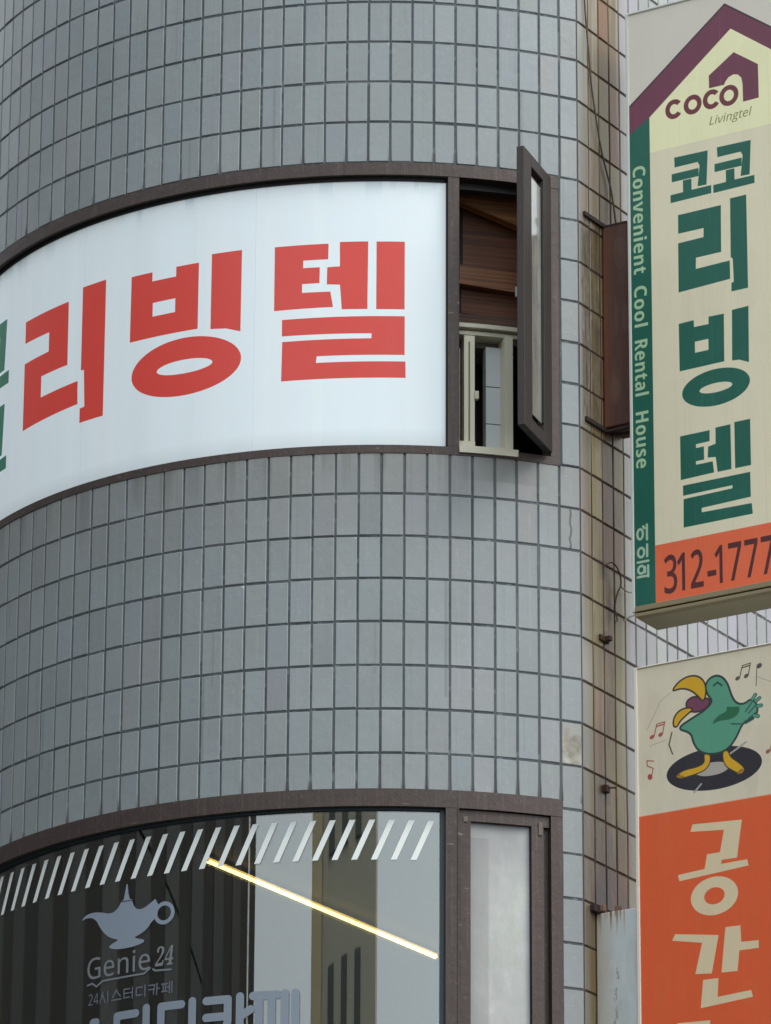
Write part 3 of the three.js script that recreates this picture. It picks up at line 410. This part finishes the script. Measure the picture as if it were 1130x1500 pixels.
// ---------------------------------------------------------------- the curved light box sign
{
  const s0 = .634, s1 = 3.5, y0 = 10.0905, y1 = 11.382, W = 2048, H = Math.round(2048 * (y1 - y0) / (s1 - s0));
  const print = canvas(W, H, (g, w, h) => {
    const P = (a, b) => { const [s, y] = inset(a, b, R - .03, .41); return [(s1 - s) / (s1 - s0) * w, (y1 - y) / (y1 - y0) * h]; };
    g.fillStyle = 'rgb(224,236,240)'; g.fillRect(0, 0, w, h);
    for (let i = 0; i < 60; i++) { g.globalAlpha = rr(.01, .035); g.fillStyle = rnd() < .5 ? '#b9c6cc' : '#f2f5f6'; g.fillRect(rnd() * w, 0, rr(10, 90), h); }
    for (let i = 0; i < 26; i++) { const x = rnd() * w, l = rr(15, 90), q = g.createLinearGradient(0, 0, 0, l); g.globalAlpha = rr(.1, .4); q.addColorStop(0, '#9fb9c4'); q.addColorStop(1, 'rgba(190,205,212,0)'); g.fillStyle = q; g.fillRect(x, 0, rr(8, 60), l); }
    g.globalAlpha = 1; for (const x of [.36, .69]) { g.fillStyle = 'rgba(170,186,192,.35)'; g.fillRect(w * x, 0, 2, h); g.fillStyle = 'rgba(250,255,255,.25)'; g.fillRect(w * x + 2, 0, 2, h); }
    { const q = g.createLinearGradient(0, h, 0, h * .93); q.addColorStop(0, 'rgba(150,158,158,.25)'); q.addColorStop(1, 'rgba(150,160,160,0)'); g.fillStyle = q; g.fillRect(0, h * .9, w, h * .1); }
    const path = (l) => { l.forEach(([s, y], i) => g[i ? 'lineTo' : 'moveTo'](...P(s, y))); g.closePath(); };
    const fill = (c, list) => { g.fillStyle = c; g.beginPath(); list.forEach(path); g.fill('evenodd'); };
    const rect = (a, b, c, d) => [[a, c], [b, c], [b, d], [a, d]];
    const red = 'rgb(207,60,49)', green = 'rgb(14,104,78)';
    fill(red, [[[2.880, 11.020], [2.547, 11.022], [2.545, 10.705], [2.737, 10.703], [2.737, 10.597], [2.472, 10.605], [2.469, 10.490], [2.880, 10.473], [2.880, 10.808], [2.685, 10.812], [2.685, 10.909], [2.880, 10.911]]]);
    fill(red, [[[2.452, 11.066], [2.305, 11.066], [2.305, 10.392], [2.453, 10.392], [2.453, 10.463], [2.423, 10.465], [2.432, 10.650], [2.452, 10.652]]]);
    fill(red, [[[2.153, 11.041], [2.036, 11.040], [2.036, 10.994], [1.908, 10.993], [1.908, 11.041], [1.791, 11.041], [1.792, 10.715], [2.155, 10.716]], rect(2.031, 1.910, 10.886, 10.818)]);
    fill(red, [[[1.726, 11.072], [1.578, 11.072], [1.580, 10.672], [1.650, 10.695], [1.727, 10.703]]]);
    g.fillStyle = red; g.beginPath(); { const c = P(1.858, 10.541), k = w / (s1 - s0); g.ellipse(c[0], c[1], .288 * k, .141 * k, 0, 0, 7); g.closePath(); g.moveTo(c[0] + .146 * k, c[1]); g.ellipse(c[0], c[1], .146 * k, .034 * k, 0, 0, 7); g.fill('evenodd'); }
    fill(red, [[[1.421, 11.067], [1.172, 11.067], [1.173, 10.990], [1.288, 10.990], [1.288, 10.953], [1.211, 10.953], [1.212, 10.875], [1.292, 10.875], [1.292, 10.832], [1.162, 10.831], [1.149, 10.755], [1.421, 10.753]]]);
    fill(red, [[[1.120, 11.073], [.991, 11.073], [.993, 10.741], [1.109, 10.742], [1.118, 10.863], [1.178, 10.867], [1.177, 10.951], [1.119, 10.953]], rect(.953, .825, 11.072, 10.740)]);
    fill(red, [[[1.383, 10.706], [.824, 10.706], [.824, 10.518], [1.221, 10.518], [1.225, 10.486], [.820, 10.486], [.819, 10.407], [1.384, 10.407], [1.381, 10.598], [.974, 10.598], [.973, 10.622], [1.383, 10.626]]]);
    for (const [cy, hgt] of [[11.10, .335], [10.67, .335]]) { // the two syllables beyond the edge of the picture
      fill(green, [[[3.36, cy], [3.063, cy], [3.078, cy - .255], [3.15, cy - .255], [3.142, cy - .17], [3.36, cy - .17], [3.36, cy - .12], [3.14, cy - .12], [3.138, cy - .07], [3.36, cy - .07]]]);
      fill(green, [[[3.40, cy - hgt], [3.03, cy - hgt], [3.03, cy - hgt + .065], [3.20, cy - hgt + .06], [3.20, cy - .2], [3.26, cy - .2], [3.26, cy - hgt + .06], [3.40, cy - hgt + .06]]]); }
  });
  const g = arcBox(s0, s1, y0, y1, R - .086, R - .030, .03), uv = g.attributes.uv; for (let i = 0; i < uv.count; i++) uv.setXY(i, (s1 - uv.getX(i)) / (s1 - s0), (uv.getY(i) - y0) / (y1 - y0));
  const signBump = glazeBump.clone(); signBump.repeat.set(1.6, 1); signBump.needsUpdate = true;
  tag(mesh('curved_sign', g, new THREE.MeshPhysicalMaterial({ map: print, color: new THREE.Color(.76, .77, .77), emissive: 0xffffff, emissiveMap: print, emissiveIntensity: .22, roughness: .4, clearcoat: .2, clearcoatRoughness: .2, bumpMap: signBump, bumpScale: .0012 })), 'wide curved white sign with large red Korean letters in the upper window strip', 'sign');
}

// ---------------------------------------------------------------- tall projecting sign
const paper = (g, w, h, n, a) => { for (let i = 0; i < n; i++) { g.globalAlpha = rr(.2, 1) * a; g.fillStyle = rnd() < .55 ? '#6e6653' : '#fffbe8'; g.beginPath(); g.ellipse(rnd() * w, rnd() * h, rr(2, 60), rr(4, 130), 0, 0, 7); g.fill(); } g.globalAlpha = 1; };
{
  const u0 = .165, u1 = 1.03, y0 = 9.40, y1 = 12.335, t0 = .185, W = 604, H = 2048, k = H / (y1 - y0);
  const print = canvas(W, H, (g, w, h) => {
    const P = (u, y) => [(u - u0) * k, (y1 - y) * k];
    const fill = (c, ...list) => { g.fillStyle = c; g.beginPath(); for (const l of list) { l.forEach(([u, y], i) => g[i ? 'lineTo' : 'moveTo'](...P(u, y))); g.closePath(); } g.fill('evenodd'); };
    const rect = (a, b, c, d) => [[a, c], [b, c], [b, d], [a, d]];
    const beige = 'rgb(234,226,194)', cream = 'rgb(247,245,196)', green = 'rgb(5,94,77)', maroon = 'rgb(112,52,74)';
    fill(beige, rect(u0, 1.05, y1, y0)); fill('rgb(218,212,198)', rect(u0, 1.05, y1, 11.75));
    fill(cream, [[.268, 11.78], [.707, 12.135], [1.03, 11.92], [1.03, 11.61], [.268, 11.61]]);
    fill(green, rect(u0, .275, 11.80, y0));
    fill(maroon, [[u0, 11.86], [.678, 12.263], [1.03, 12.005], [1.03, 11.895], [.92, 11.975], [.707, 12.135], [.272, 11.787], [u0, 11.722]]);
    g.strokeStyle = 'rgb(46,30,44)'; g.lineWidth = 5; g.beginPath(); g.moveTo(...P(u0, 11.862)); g.lineTo(...P(.678, 12.266)); g.lineTo(...P(1.03, 12.008)); g.stroke();
    fill(maroon, [[.590, 11.925], [.721, 12.012], [.845, 11.922], [.846, 11.754], [.765, 11.752], [.764, 11.84], [.758, 11.875], [.740, 11.895], [.718, 11.901], [.692, 11.893], [.676, 11.876], [.668, 11.860], [.590, 11.861]]);
    g.strokeStyle = 'rgb(112,44,52)'; g.lineCap = 'butt'; g.lineWidth = .0235 * k;
    const arc = (u, y, rx, ry, a, b) => { g.beginPath(); g.ellipse(...P(u, y), rx * k, ry * k, 0, a, b); g.stroke(); };
    arc(.405, 11.800, .034, .037, .65, 5.6); arc(.503, 11.800, .035, .037, 0, 7); arc(.602, 11.803, .034, .037, .6, 5.6); arc(.692, 11.801, .038, .040, 0, 7);
    g.fillStyle = 'rgb(138,134,84)'; g.font = 'italic ' + Math.round(.068 * k) + 'px sans-serif'; g.save(); g.translate(...P(.582, 11.676)); g.scale(.88, .85); g.fillText('Livingtel', 0, 0); g.restore();
    // 코코 리 빙 텔
    for (const u of [0, .223]) {
      fill(green, [[.402 + u, 11.556], [.577 + u, 11.553], [.568 + u, 11.384], [.522 + u, 11.386], [.534 + u, 11.488], [.524 + u, 11.507], [.404 + u, 11.507]]);
      fill(green, rect(.388 + u, .528 + u, 11.476, 11.436));
      fill(green, [[.446 + u, 11.432], [.490 + u, 11.432], [.490 + u, 11.376], [.592 + u, 11.376], [.592 + u, 11.336], [.380 + u, 11.334], [.380 + u, 11.373], [.446 + u, 11.374]]); }
    fill(green, [[.418, 11.266], [.640, 11.266], [.637, 11.036], [.507, 11.035], [.505, 10.980], [.680, 10.984], [.681, 10.894], [.415, 10.884], [.416, 11.126], [.548, 11.128], [.549, 11.173], [.417, 11.174]]);
    fill(green, [[.688, 11.288], [.771, 11.288], [.771, 10.831], [.686, 10.831], [.687, 10.872], [.699, 10.875], [.696, 10.99], [.686, 10.998]]);
    fill(green, [[.413, 10.730], [.490, 10.732], [.491, 10.698], [.566, 10.697], [.567, 10.733], [.645, 10.731], [.643, 10.500], [.414, 10.498]], rect(.494, .564, 10.626, 10.572));
    fill(green, [[.687, 10.740], [.771, 10.742], [.768, 10.470], [.72, 10.492], [.683, 10.496]]);
    g.fillStyle = green; g.beginPath(); { const c = P(.598, 10.384); g.ellipse(c[0], c[1], .173 * k, .088 * k, 0, 0, 7); g.closePath(); g.moveTo(c[0] + .084 * k, c[1]); g.ellipse(c[0], c[1] + .002 * k, .084 * k, .023 * k, 0, 0, 7); g.fill('evenodd'); }
    fill(green, [[.411, 10.184], [.562, 10.184], [.561, 10.132], [.491, 10.130], [.491, 10.112], [.531, 10.112], [.532, 10.049], [.489, 10.049], [.490, 10.032], [.575, 10.032], [.581, 9.978], [.411, 9.974]]);
    fill(green, [[.592, 10.190], [.668, 10.191], [.669, 9.977], [.599, 9.977], [.591, 10.050], [.550, 10.055], [.553, 10.106], [.591, 10.113]], rect(.688, .768, 10.197, 9.977));
    fill(green, [[.422, 9.945], [.763, 9.945], [.764, 9.827], [.515, 9.821], [.515, 9.800], [.768, 9.796], [.772, 9.745], [.422, 9.745], [.424, 9.880], [.672, 9.884], [.673, 9.899], [.422, 9.897]]);
    fill('rgb(238,108,66)', rect(.275, 1.03, 9.687, y0));
    g.fillStyle = 'rgb(84,32,36)'; g.font = Math.round(.208 * k) + 'px sans-serif'; g.strokeStyle = g.fillStyle; g.lineWidth = 4;
    g.save(); g.translate(...P(.308, 9.452)); const word = '312-17777', adv = [.008, .068, .142, .226, .258, .332, .414, .496]; g.scale(1, 1.16); [...word].forEach((c, i) => { if (i > 7) return; g.save(); g.translate(adv[i] * k, 0); g.scale(c === '-' ? .8 : .66, 1); g.fillText(c, 0, c === '-' ? 8 : 0); g.strokeText(c, 0, c === '-' ? 8 : 0); g.restore(); }); g.restore();
    const down = (text, y, len, size = .092) => { g.save(); g.translate(...P(.183, y)); g.rotate(Math.PI / 2); g.font = 'bold ' + Math.round(size * k) + 'px sans-serif'; const m = g.measureText(text).width; g.scale(len * k / m, 1); g.fillStyle = 'rgb(176,206,166)'; g.fillText(text, 0, 0); g.restore(); };
    down('Convenient', 11.562, .545); down('Cool', 10.965, .215); down('Rental', 10.702, .288); down('House', 10.352, .286);
    g.strokeStyle = 'rgb(170,200,170)'; g.lineWidth = .012 * k; g.lineCap = 'round';
    const S = (...l) => { g.beginPath(); l.forEach(([u, y], i) => g[i ? 'lineTo' : 'moveTo'](...P(u, y))); g.stroke(); };
    arc(.199, 9.755, .014, .024, 0, 7); S([.234, 9.795], [.234, 9.725]); S([.215, 9.79], [.222, 9.78]);
    S([.234, 9.70], [.234, 9.645]); arc(.203, 9.667, .016, .022, 0, 7); S([.185, 9.622], [.24, 9.622]);
    arc(.203, 9.585, .016, .018, 0, 7); S([.238, 9.60], [.238, 9.548]); S([.184, 9.552], [.238, 9.552]); S([.222, 9.595], [.222, 9.57]);
    paper(g, w, h, 260, .018); streaks(g, w, h, 120, ['#6b6250', '#efe9d2'], .07, .4);
  });
  const sign = thing('projecting_sign', 'tall projecting sign with maroon gable, green Korean letters and an orange phone number band', 'sign', [0, 0, 0]);
  const o = wing(t0, 0), casing = std(srgb(196, 188, 158), .55), B = (a, b, c, d, z0, z1, bv = .003) => slab(o, WN, UP, WD.clone().negate(), a, b, c, d, z0, z1, bv);
  mesh('casing', B(u0 - .006, u1, y0 - .008, y1 + .006, -.215, -.003), casing, sign);
  const fg = new THREE.PlaneGeometry(u1 - u0, y1 - y0); fg.applyMatrix4(new THREE.Matrix4().makeBasis(WN, UP, WD.clone().negate()).setPosition(o.clone().addScaledVector(WN, (u0 + u1) / 2).setY((y0 + y1) / 2)));
  mesh('sign_face', fg, std(0xffffff, .45, { map: print }), sign);
  mesh('edge_trim', merge([B(u0 - .010, u0 + .004, y0 - .012, y1 + .01, -.02, .006), B(u0 + .0045, u1, y1 - .002, y1 + .01, -.02, .006)]), std(srgb(205, 208, 200), .5), sign);
  mesh('bottom_trim', merge([B(u0 + .005, u1, y0 - .012, y0 + .014, -.02, .006), B(u0 + .005, u1, y0 - .036, y0 - .018, -.035, .004)]), std(srgb(140, 128, 98), .6), sign);
  mesh('bottom_plate', B(u0, u1, y0 - .034, y0 - .0085, -.21, -.036), std(srgb(160, 152, 124), .7), sign);
}

// ---------------------------------------------------------------- orange sign below it
{
  const u0 = .217, u1 = 1.03, y0 = 6.9, y1 = 9.088, t0 = .10, W = 760, H = 2048, k = H / (y1 - y0);
  const print = canvas(W, H, (g, w, h) => {
    const P = (u, y) => [(u - u0) * k, (y1 - y) * k];
    const fill = (c, ...list) => { g.fillStyle = c; g.beginPath(); for (const l of list) { l.forEach(([u, y], i) => g[i ? 'lineTo' : 'moveTo'](...P(u, y))); g.closePath(); } g.fill('evenodd'); };
    const curve = (c, pts, line, lw = .007) => { g.beginPath(); const n = pts.length, m = (i) => { const a = P(...pts[i % n]), b = P(...pts[(i + 1) % n]); return [(a[0] + b[0]) / 2, (a[1] + b[1]) / 2]; }; g.moveTo(...m(0)); for (let i = 1; i <= n; i++) g.quadraticCurveTo(...P(...pts[i % n]), ...m(i % n)); g.closePath(); if (c) { g.fillStyle = c; g.fill(); } if (line) { g.strokeStyle = line; g.lineWidth = lw * k; g.stroke(); } };
    const line = (c, lw, ...pts) => { g.strokeStyle = c; g.lineWidth = lw * k; g.lineCap = 'round'; g.lineJoin = 'round'; g.beginPath(); pts.forEach((p, i) => g[i ? 'lineTo' : 'moveTo'](...P(...p))); g.stroke(); };
    const oval = (c, u, y, rx, ry, rot = 0) => { g.fillStyle = c; g.beginPath(); g.ellipse(...P(u, y), rx * k, ry * k, rot, 0, 7); g.fill(); };
    g.fillStyle = 'rgb(220,210,184)'; g.fillRect(0, 0, w, h); paper(g, w, h * .33, 120, .03);
    for (const l of [[[.27, 8.80], [.34, 8.92], [.39, 8.95]], [[.28, 8.72], [.36, 8.735]], [[.82, 8.95], [.92, 8.90]]]) line('rgba(120,112,96,.45)', .003, ...l);
    g.fillStyle = 'rgb(226,94,46)'; g.fillRect(0, (y1 - 8.404) * k, w, h);
    line('rgba(232,160,120,.8)', .004, [u0, 8.404], [u1, 8.404]);
    oval('rgb(40,38,46)', .600, 8.566, .236, .097, .02); g.fillStyle = 'rgb(176,170,158)'; g.beginPath(); g.ellipse(...P(.59, 8.565), .085 * k, .03 * k, 0, 0, 7); g.fill();
    line('rgb(168,164,156)', .009, [.50, 8.472], [.535, 8.505]); line('rgb(168,164,156)', .009, [.66, 8.61], [.76, 8.66]);
    const out = 'rgb(62,52,42)', yellow = 'rgb(214,166,24)', teal = 'rgb(86,156,126)';
    curve(yellow, [[.548, 8.64], [.556, 8.60], [.52, 8.585], [.45, 8.583], [.405, 8.562], [.425, 8.545], [.50, 8.552], [.56, 8.565], [.585, 8.60], [.58, 8.64]], out, .005);
    curve(yellow, [[.64, 8.635], [.65, 8.57], [.70, 8.535], [.735, 8.515], [.755, 8.54], [.72, 8.575], [.68, 8.605], [.67, 8.64]], out, .005);
    curve(teal, [[.415, 8.778], [.49, 8.748], [.498, 8.70], [.53, 8.65], [.60, 8.628], [.67, 8.64], [.715, 8.69], [.745, 8.752], [.80, 8.765], [.822, 8.79], [.815, 8.83], [.79, 8.855], [.755, 8.835], [.72, 8.842], [.695, 8.875], [.672, 8.955], [.63, 8.992], [.585, 8.985], [.56, 8.95], [.575, 8.905], [.60, 8.875], [.565, 8.842], [.50, 8.815]], 'rgb(40,62,54)', .010);
    curve('rgb(34,104,68)', [[.588, 8.765], [.62, 8.805], [.67, 8.815], [.665, 8.84], [.70, 8.83], [.735, 8.83], [.725, 8.79], [.68, 8.775], [.63, 8.78]]);
    for (const [a, b] of [[[.76, 8.80], [.80, 8.845]], [[.775, 8.79], [.815, 8.825]], [[.775, 8.765], [.815, 8.79]], [[.69, 8.755], [.745, 8.745]], [[.76, 8.745], [.80, 8.76]]]) line('rgb(40,92,82)', .007, a, b);
    for (const [u, y] of [[.425, 8.562], [.44, 8.552], [.735, 8.535], [.722, 8.527]]) oval('rgb(150,104,28)', u, y, .009, .007);
    for (const [a, b] of [[[.795, 8.85], [.81, 8.868]], [[.812, 8.84], [.83, 8.85]], [[.82, 8.815], [.838, 8.815]], [[.80, 8.775], [.822, 8.768]]]) { line('rgb(40,92,82)', .018, a, b); line(teal, .010, a, b); }
    line('rgb(36,74,64)', .009, [.605, 8.945], [.625, 8.957], [.645, 8.94]); 
    curve('rgb(116,62,86)', [[.462, 8.892], [.50, 8.915], [.55, 8.90], [.59, 8.885], [.575, 8.85], [.52, 8.835], [.475, 8.85]], 'rgb(66,40,52)', .008);
    curve(yellow, [[.400, 8.79], [.402, 8.83], [.43, 8.86], [.475, 8.868], [.505, 8.855], [.47, 8.835], [.435, 8.81], [.42, 8.785]], out, .008);
    curve(yellow, [[.393, 8.952], [.425, 8.99], [.475, 9.012], [.53, 9.005], [.565, 8.965], [.567, 8.91], [.552, 8.878], [.525, 8.912], [.49, 8.945], [.44, 8.962]], out, .008);
    line('rgb(96,86,72)', .007, [.393, 8.765], [.378, 8.71], [.395, 8.665]);
    const note = (u, y, c) => { oval(c, u, y, .012, .009, -.5); oval(c, u + .043, y + .004, .012, .009, -.5); line(c, .005, [u + .01, y], [u + .025, y + .055], [u + .065, y + .06], [u + .053, y + .005]); line(c, .006, [u + .024, y + .045], [u + .062, y + .05]); };
    note(.724, 8.958, 'rgb(92,84,72)'); oval('rgb(84,78,70)', .832, 8.998, .014, .011, -.5); line('rgb(92,84,72)', .004, [.82, 8.99], [.815, 8.91]);
    note(.293, 8.76, 'rgb(166,82,66)'); oval('rgb(166,72,58)', .281, 8.578, .012, .014, -.4); line('rgb(166,82,66)', .005, [.290, 8.585], [.297, 8.615], [.268, 8.63], [.266, 8.655], [.300, 8.648]); note(.866, 8.60, 'rgb(150,90,76)');
    const ink = 'rgb(224,206,168)'; // 공 간
    fill(ink, [[.489, 8.328], [.732, 8.312], [.705, 8.145], [.630, 8.146], [.626, 8.128], [.754, 8.130], [.761, 8.101], [.420, 8.081], [.413, 8.110], [.545, 8.118], [.558, 8.182], [.622, 8.182], [.643, 8.280], [.478, 8.296]]);
    g.fillStyle = ink; g.beginPath(); { const c = P(.591, 7.990); g.ellipse(c[0], c[1], .116 * k, .086 * k, 0, 0, 7); g.closePath(); g.moveTo(c[0] + .05 * k, c[1]); g.ellipse(c[0], c[1], .05 * k, .038 * k, 0, 0, 7); g.fill('evenodd'); }
    fill(ink, [[.395, 7.846], [.608, 7.812], [.572, 7.646], [.491, 7.654], [.527, 7.789], [.380, 7.819]]);
    fill(ink, [[.642, 7.842], [.715, 7.840], [.718, 7.766], [.803, 7.761], [.802, 7.727], [.708, 7.729], [.697, 7.639], [.619, 7.643]]);
    fill(ink, [[.529, 7.623], [.604, 7.621], [.598, 7.538], [.762, 7.546], [.769, 7.515], [.515, 7.499]]);
    fill(ink, [[.40, 7.448], [.56, 7.44], [.56, 7.2], [.48, 7.2], [.48, 7.40], [.40, 7.41]]);
    streaks(g, w, h, 90, ['#6b5a45', '#e3cfae'], .06, .4); paper(g, w, h, 160, .02);
  });
  const sign = thing('projecting_sign', 'orange sign with a cartoon bird dancing on a record, below the gabled sign', 'sign', [0, 0, 0]);
  const o = wing(t0, 0), B = (a, b, c, d, z0, z1, bv = .003) => slab(o, WN, UP, WD.clone().negate(), a, b, c, d, z0, z1, bv);
  mesh('casing', B(u0 - .004, u1, y0, y1 + .003, -.16, -.003), std(srgb(190, 184, 165), .55), sign);
  const fg = new THREE.PlaneGeometry(u1 - u0, y1 - y0); fg.applyMatrix4(new THREE.Matrix4().makeBasis(WN, UP, WD.clone().negate()).setPosition(o.clone().addScaledVector(WN, (u0 + u1) / 2).setY((y0 + y1) / 2)));
  mesh('sign_face', fg, std(0xffffff, .45, { map: print }), sign);
  mesh('edge_trim', merge([B(u0 - .010, u0 + .006, y0, y1 + .006, -.02, .006), B(u0 + .0065, u1, y1 - .001, y1 + .006, -.02, .006)]), std(srgb(226, 220, 204), .5), sign);
}

// ---------------------------------------------------------------- what holds the two signs to the wall
{
  const rustMap = canvas(256, 1024, (g, w, h) => { g.fillStyle = 'rgb(78,50,42)'; g.fillRect(0, 0, w, h); streaks(g, w, h, 160, ['#341c18', '#8a5236', '#5f3626', '#2a1816'], .3, .5); paper(g, w, h, 60, .05); const q = g.createLinearGradient(0, 0, w * .4, 0); q.addColorStop(0, 'rgba(122,74,46,.8)'); q.addColorStop(1, 'rgba(122,74,46,0)'); g.fillStyle = q; g.fillRect(0, 0, w * .4, h); });
  const o = wing(.215, 0), B = (a, b, c, d, z0, z1, bv = .003) => slab(o, WN, UP, WD.clone().negate(), a, b, c, d, z0, z1, bv);
  const br = thing('sign_bracket', 'rusty brown sheet metal box joining the gabled sign to the tiled wall', 'bracket', [0, 0, 0], 'boxes that hold the projecting signs');
  const rusty = std(0xffffff, .7, { map: rustMap });
  const sg = B(.002, .158, 10.315, 11.305, -.17, 0, .006); { const p = sg.attributes.position, uv = sg.attributes.uv; for (let i = 0; i < p.count; i++) { const q = new THREE.Vector3().fromBufferAttribute(p, i).sub(o); uv.setXY(i, q.dot(WN) / .16, (p.getY(i) - 10.315) / .99); } }
  mesh('box', sg, rusty, br);
  const iron = std(srgb(44, 30, 26), .8);
  for (const [y, l] of [[11.315, .2], [10.305, .2]]) mesh('angle_iron', merge([bar(wing(.04, y, .006), wing(.04 + l, y, .006), .014, .022), bar(wing(.222, y - .006, .006), wing(.222, y - .006, .13), .014, .014)]), iron, br);
  mesh('rod', tube([wing(.26, 10.30, .01), wing(.25, 10.285, .08), wing(.25, 10.285, .14)], .008, 8), iron, br);

  const paintMap = canvas(256, 1024, (g, w, h) => { g.fillStyle = 'rgb(188,196,196)'; g.fillRect(0, 0, w, h); paper(g, w, h, 120, .05); let q = g.createLinearGradient(0, 0, w * .5, 0); q.addColorStop(0, 'rgba(168,158,138,.7)'); q.addColorStop(1, 'rgba(168,158,138,0)'); g.fillStyle = q; g.fillRect(0, 0, w, h);
    for (let i = 0; i < 22; i++) { const l = rr(20, 120); q = g.createLinearGradient(0, 0, 0, l); q.addColorStop(0, 'rgba(120,78,44,.5)'); q.addColorStop(1, 'rgba(120,78,44,0)'); g.fillStyle = q; g.fillRect(rnd() * w * .7, 0, rr(3, 14), l); }
    for (const [x, y, a, b] of [[.5, .27, 6, 26], [.46, .36, 5, 24], [.44, .50, 6, 30], [.47, .44, 3, 30]]) { g.fillStyle = 'rgba(112,104,92,.3)'; for (let i = 0; i < 14; i++) { g.beginPath(); g.ellipse(x * w + rr(-7, 7), y * h + rr(-b, b), rr(1, 5), rr(4, 14), rr(-.3, .3), 0, 7); g.fill(); } } });
  const o2 = wing(.10, 0), B2 = (a, b, c, d, z0, z1, bv = .003) => slab(o2, WN, UP, WD.clone().negate(), a, b, c, d, z0, z1, bv);
  const br2 = thing('sign_bracket', 'white painted sheet metal box with rusty top edge beside the orange sign', 'bracket', [0, 0, 0], 'boxes that hold the projecting signs');
  const wg = B2(.002, .212, 6.95, 7.995, -.15, 0, .005); { const p = wg.attributes.position, uv = wg.attributes.uv; for (let i = 0; i < p.count; i++) { const q = new THREE.Vector3().fromBufferAttribute(p, i).sub(o2); uv.setXY(i, q.dot(WN) / .212, (p.getY(i) - 6.95) / 1.045); } }
  mesh('box', wg, std(0xffffff, .5, { map: paintMap }), br2);
  mesh('angle_iron', bar(wing(.05, 8.01, .012), wing(.26, 8.01, .012), .024, .03), iron, br2);
  for (const [t, u] of [[.11, .03], [.16, .08]]) mesh('bolt', slab(wing(t, 8.015, u), WD, UP, WN, -.014, .014, -.014, .02, -.012, .014, .006), std(srgb(120, 92, 76), .8), br2);
}
{ // wires and anchors left on the rusty wing
  const dark = std(srgb(84, 74, 66), .9);
  tag(mesh('cable', tube([wing(.03, 12.9, .012), wing(.06, 12.35, .010), wing(.085, 12.15, .012), wing(.113, 11.99, .010), wing(.16, 11.8, .012), wing(.21, 11.67, .010), wing(.284, 11.52, .012), wing(.30, 11.33, .03)], .0042, 40), dark), 'thin dark cable hanging slantwise down the tiled wall above the rusty box', 'cable');
  tag(mesh('wire', tube([wing(.185, 9.64, .01), wing(.23, 9.665, .03), wing(.284, 9.63, .035), wing(.305, 9.585, .03), wing(.285, 9.53, .02), wing(.275, 9.46, .015), wing(.285, 9.41, .02), wing(.262, 9.39, .02)], .0035, 40), dark), 'loose bent wire end curling out of the tiles left of the gabled sign foot', 'wire');
  tag(mesh('wire', tube([wing(.30, 9.575, .03), wing(.36, 9.565, .03), wing(.43, 9.585, .03)], .0035, 20), std(srgb(150, 140, 120), .7)), 'short pale wire running from the bent wire to the gabled sign', 'wire');
  tag(mesh('wire', tube([wing(.36, 9.43, .012), wing(.40, 9.46, .03), wing(.45, 9.48, .05), wing(.47, 9.47, .08)], .004, 20), std(srgb(150, 148, 140), .7)), 'pale wire rising to the lower corner of the gabled sign', 'wire');
  const iron = std(srgb(62, 38, 28), .85);
  const anchor = (name, t, y, label) => tag(mesh(name, merge([slab(wing(t, y, .0), WD, UP, WN, -.045, .035, -.014, .014, -.002, .012, .004), slab(wing(t, y, .01), WD, UP, WN, -.012, .012, -.012, .012, -.002, .03, .004)]), iron), label, 'wall anchor');
  anchor('wall_anchor', .195, 9.293, 'rusty iron anchor in the tiles under the bent wire');
  tag(mesh('wall_anchor', merge([slab(wing(.19, 8.59, .0), WD, UP, WN, -.018, .018, -.018, .018, -.002, .02, .005), bar(wing(.19, 8.595, .018), wing(.245, 8.608, .026), .008, .008)]), iron), 'rusty hook on the wall level with the bird on the orange sign', 'wall anchor');
}

// ---------------------------------------------------------------- across the street, seen only as reflections in the curved glass
{
  const block = (name, label, x0, x1, z0, z1, h, wallMat, winMat, sides, wh = 2.0) => {
    const b = thing(name, label, 'building', [(x0 + x1) / 2, 0, (z0 + z1) / 2]), W = x1 - x0, D = z1 - z0;
    mesh('wall', new THREE.BoxGeometry(W, h, D).translate(0, h / 2, 0), wallMat, b);
    const wins = []; for (const [side, pitch, ww] of sides) { const len = side === 'z' ? W : D; for (let f = 0; f < h - 4; f += 3.2) for (let x = pitch * .7; x < len - pitch * .4; x += pitch) { const q = new THREE.BoxGeometry(side === 'z' ? ww : .12, wh, side === 'z' ? .12 : ww); q.translate(side === 'z' ? -W / 2 + x : W / 2, f + 2.4, side === 'z' ? -D / 2 : -D / 2 + x); wins.push(q); } }
    mesh('window', mergeGeometries(wins), winMat, b).userData.kind = 'stuff'; mesh('parapet', new THREE.BoxGeometry(W + .3, .6, D + .3).translate(0, h + .3, 0), wallMat, b); return b; };
  const glassy = std(srgb(86, 86, 80), .4), grey = std(srgb(188, 182, 162), .8), brick = std(srgb(46, 42, 40), .85);
  const t = block('apartment_building', 'grey brown building with dark window columns, mirrored in the lower curved glass', -8.6, -1.0, 8, 18, 21, grey, glassy, [['z', 1.9, .85]]);
  mesh('corner_pier', new THREE.BoxGeometry(1.5, 21, 1).translate(-4.6, 10.5, -4.8), std(srgb(205, 188, 150), .8), t);
  const ob = block('office_building', 'dark building mirrored in the left half of the lower curved glass', -34, -17, -48, 1.2, 19.5, brick, std(srgb(52, 51, 50), .5), [['x', 3.4, 1.7]], 3.15);
  mesh('sky_gap_strip', new THREE.BoxGeometry(.3, 19.5, .32).translate(8.35, 9.75, 24.76), std(srgb(236, 236, 230), .7), ob);  // added pale strip, stands in for a sliver of sky in the reflection
  mesh('return_wall', new THREE.BoxGeometry(1.2, 19.5, 1.5).translate(7.9, 9.75, 25.68), brick, ob);
}

renderer.render(scene, camera);
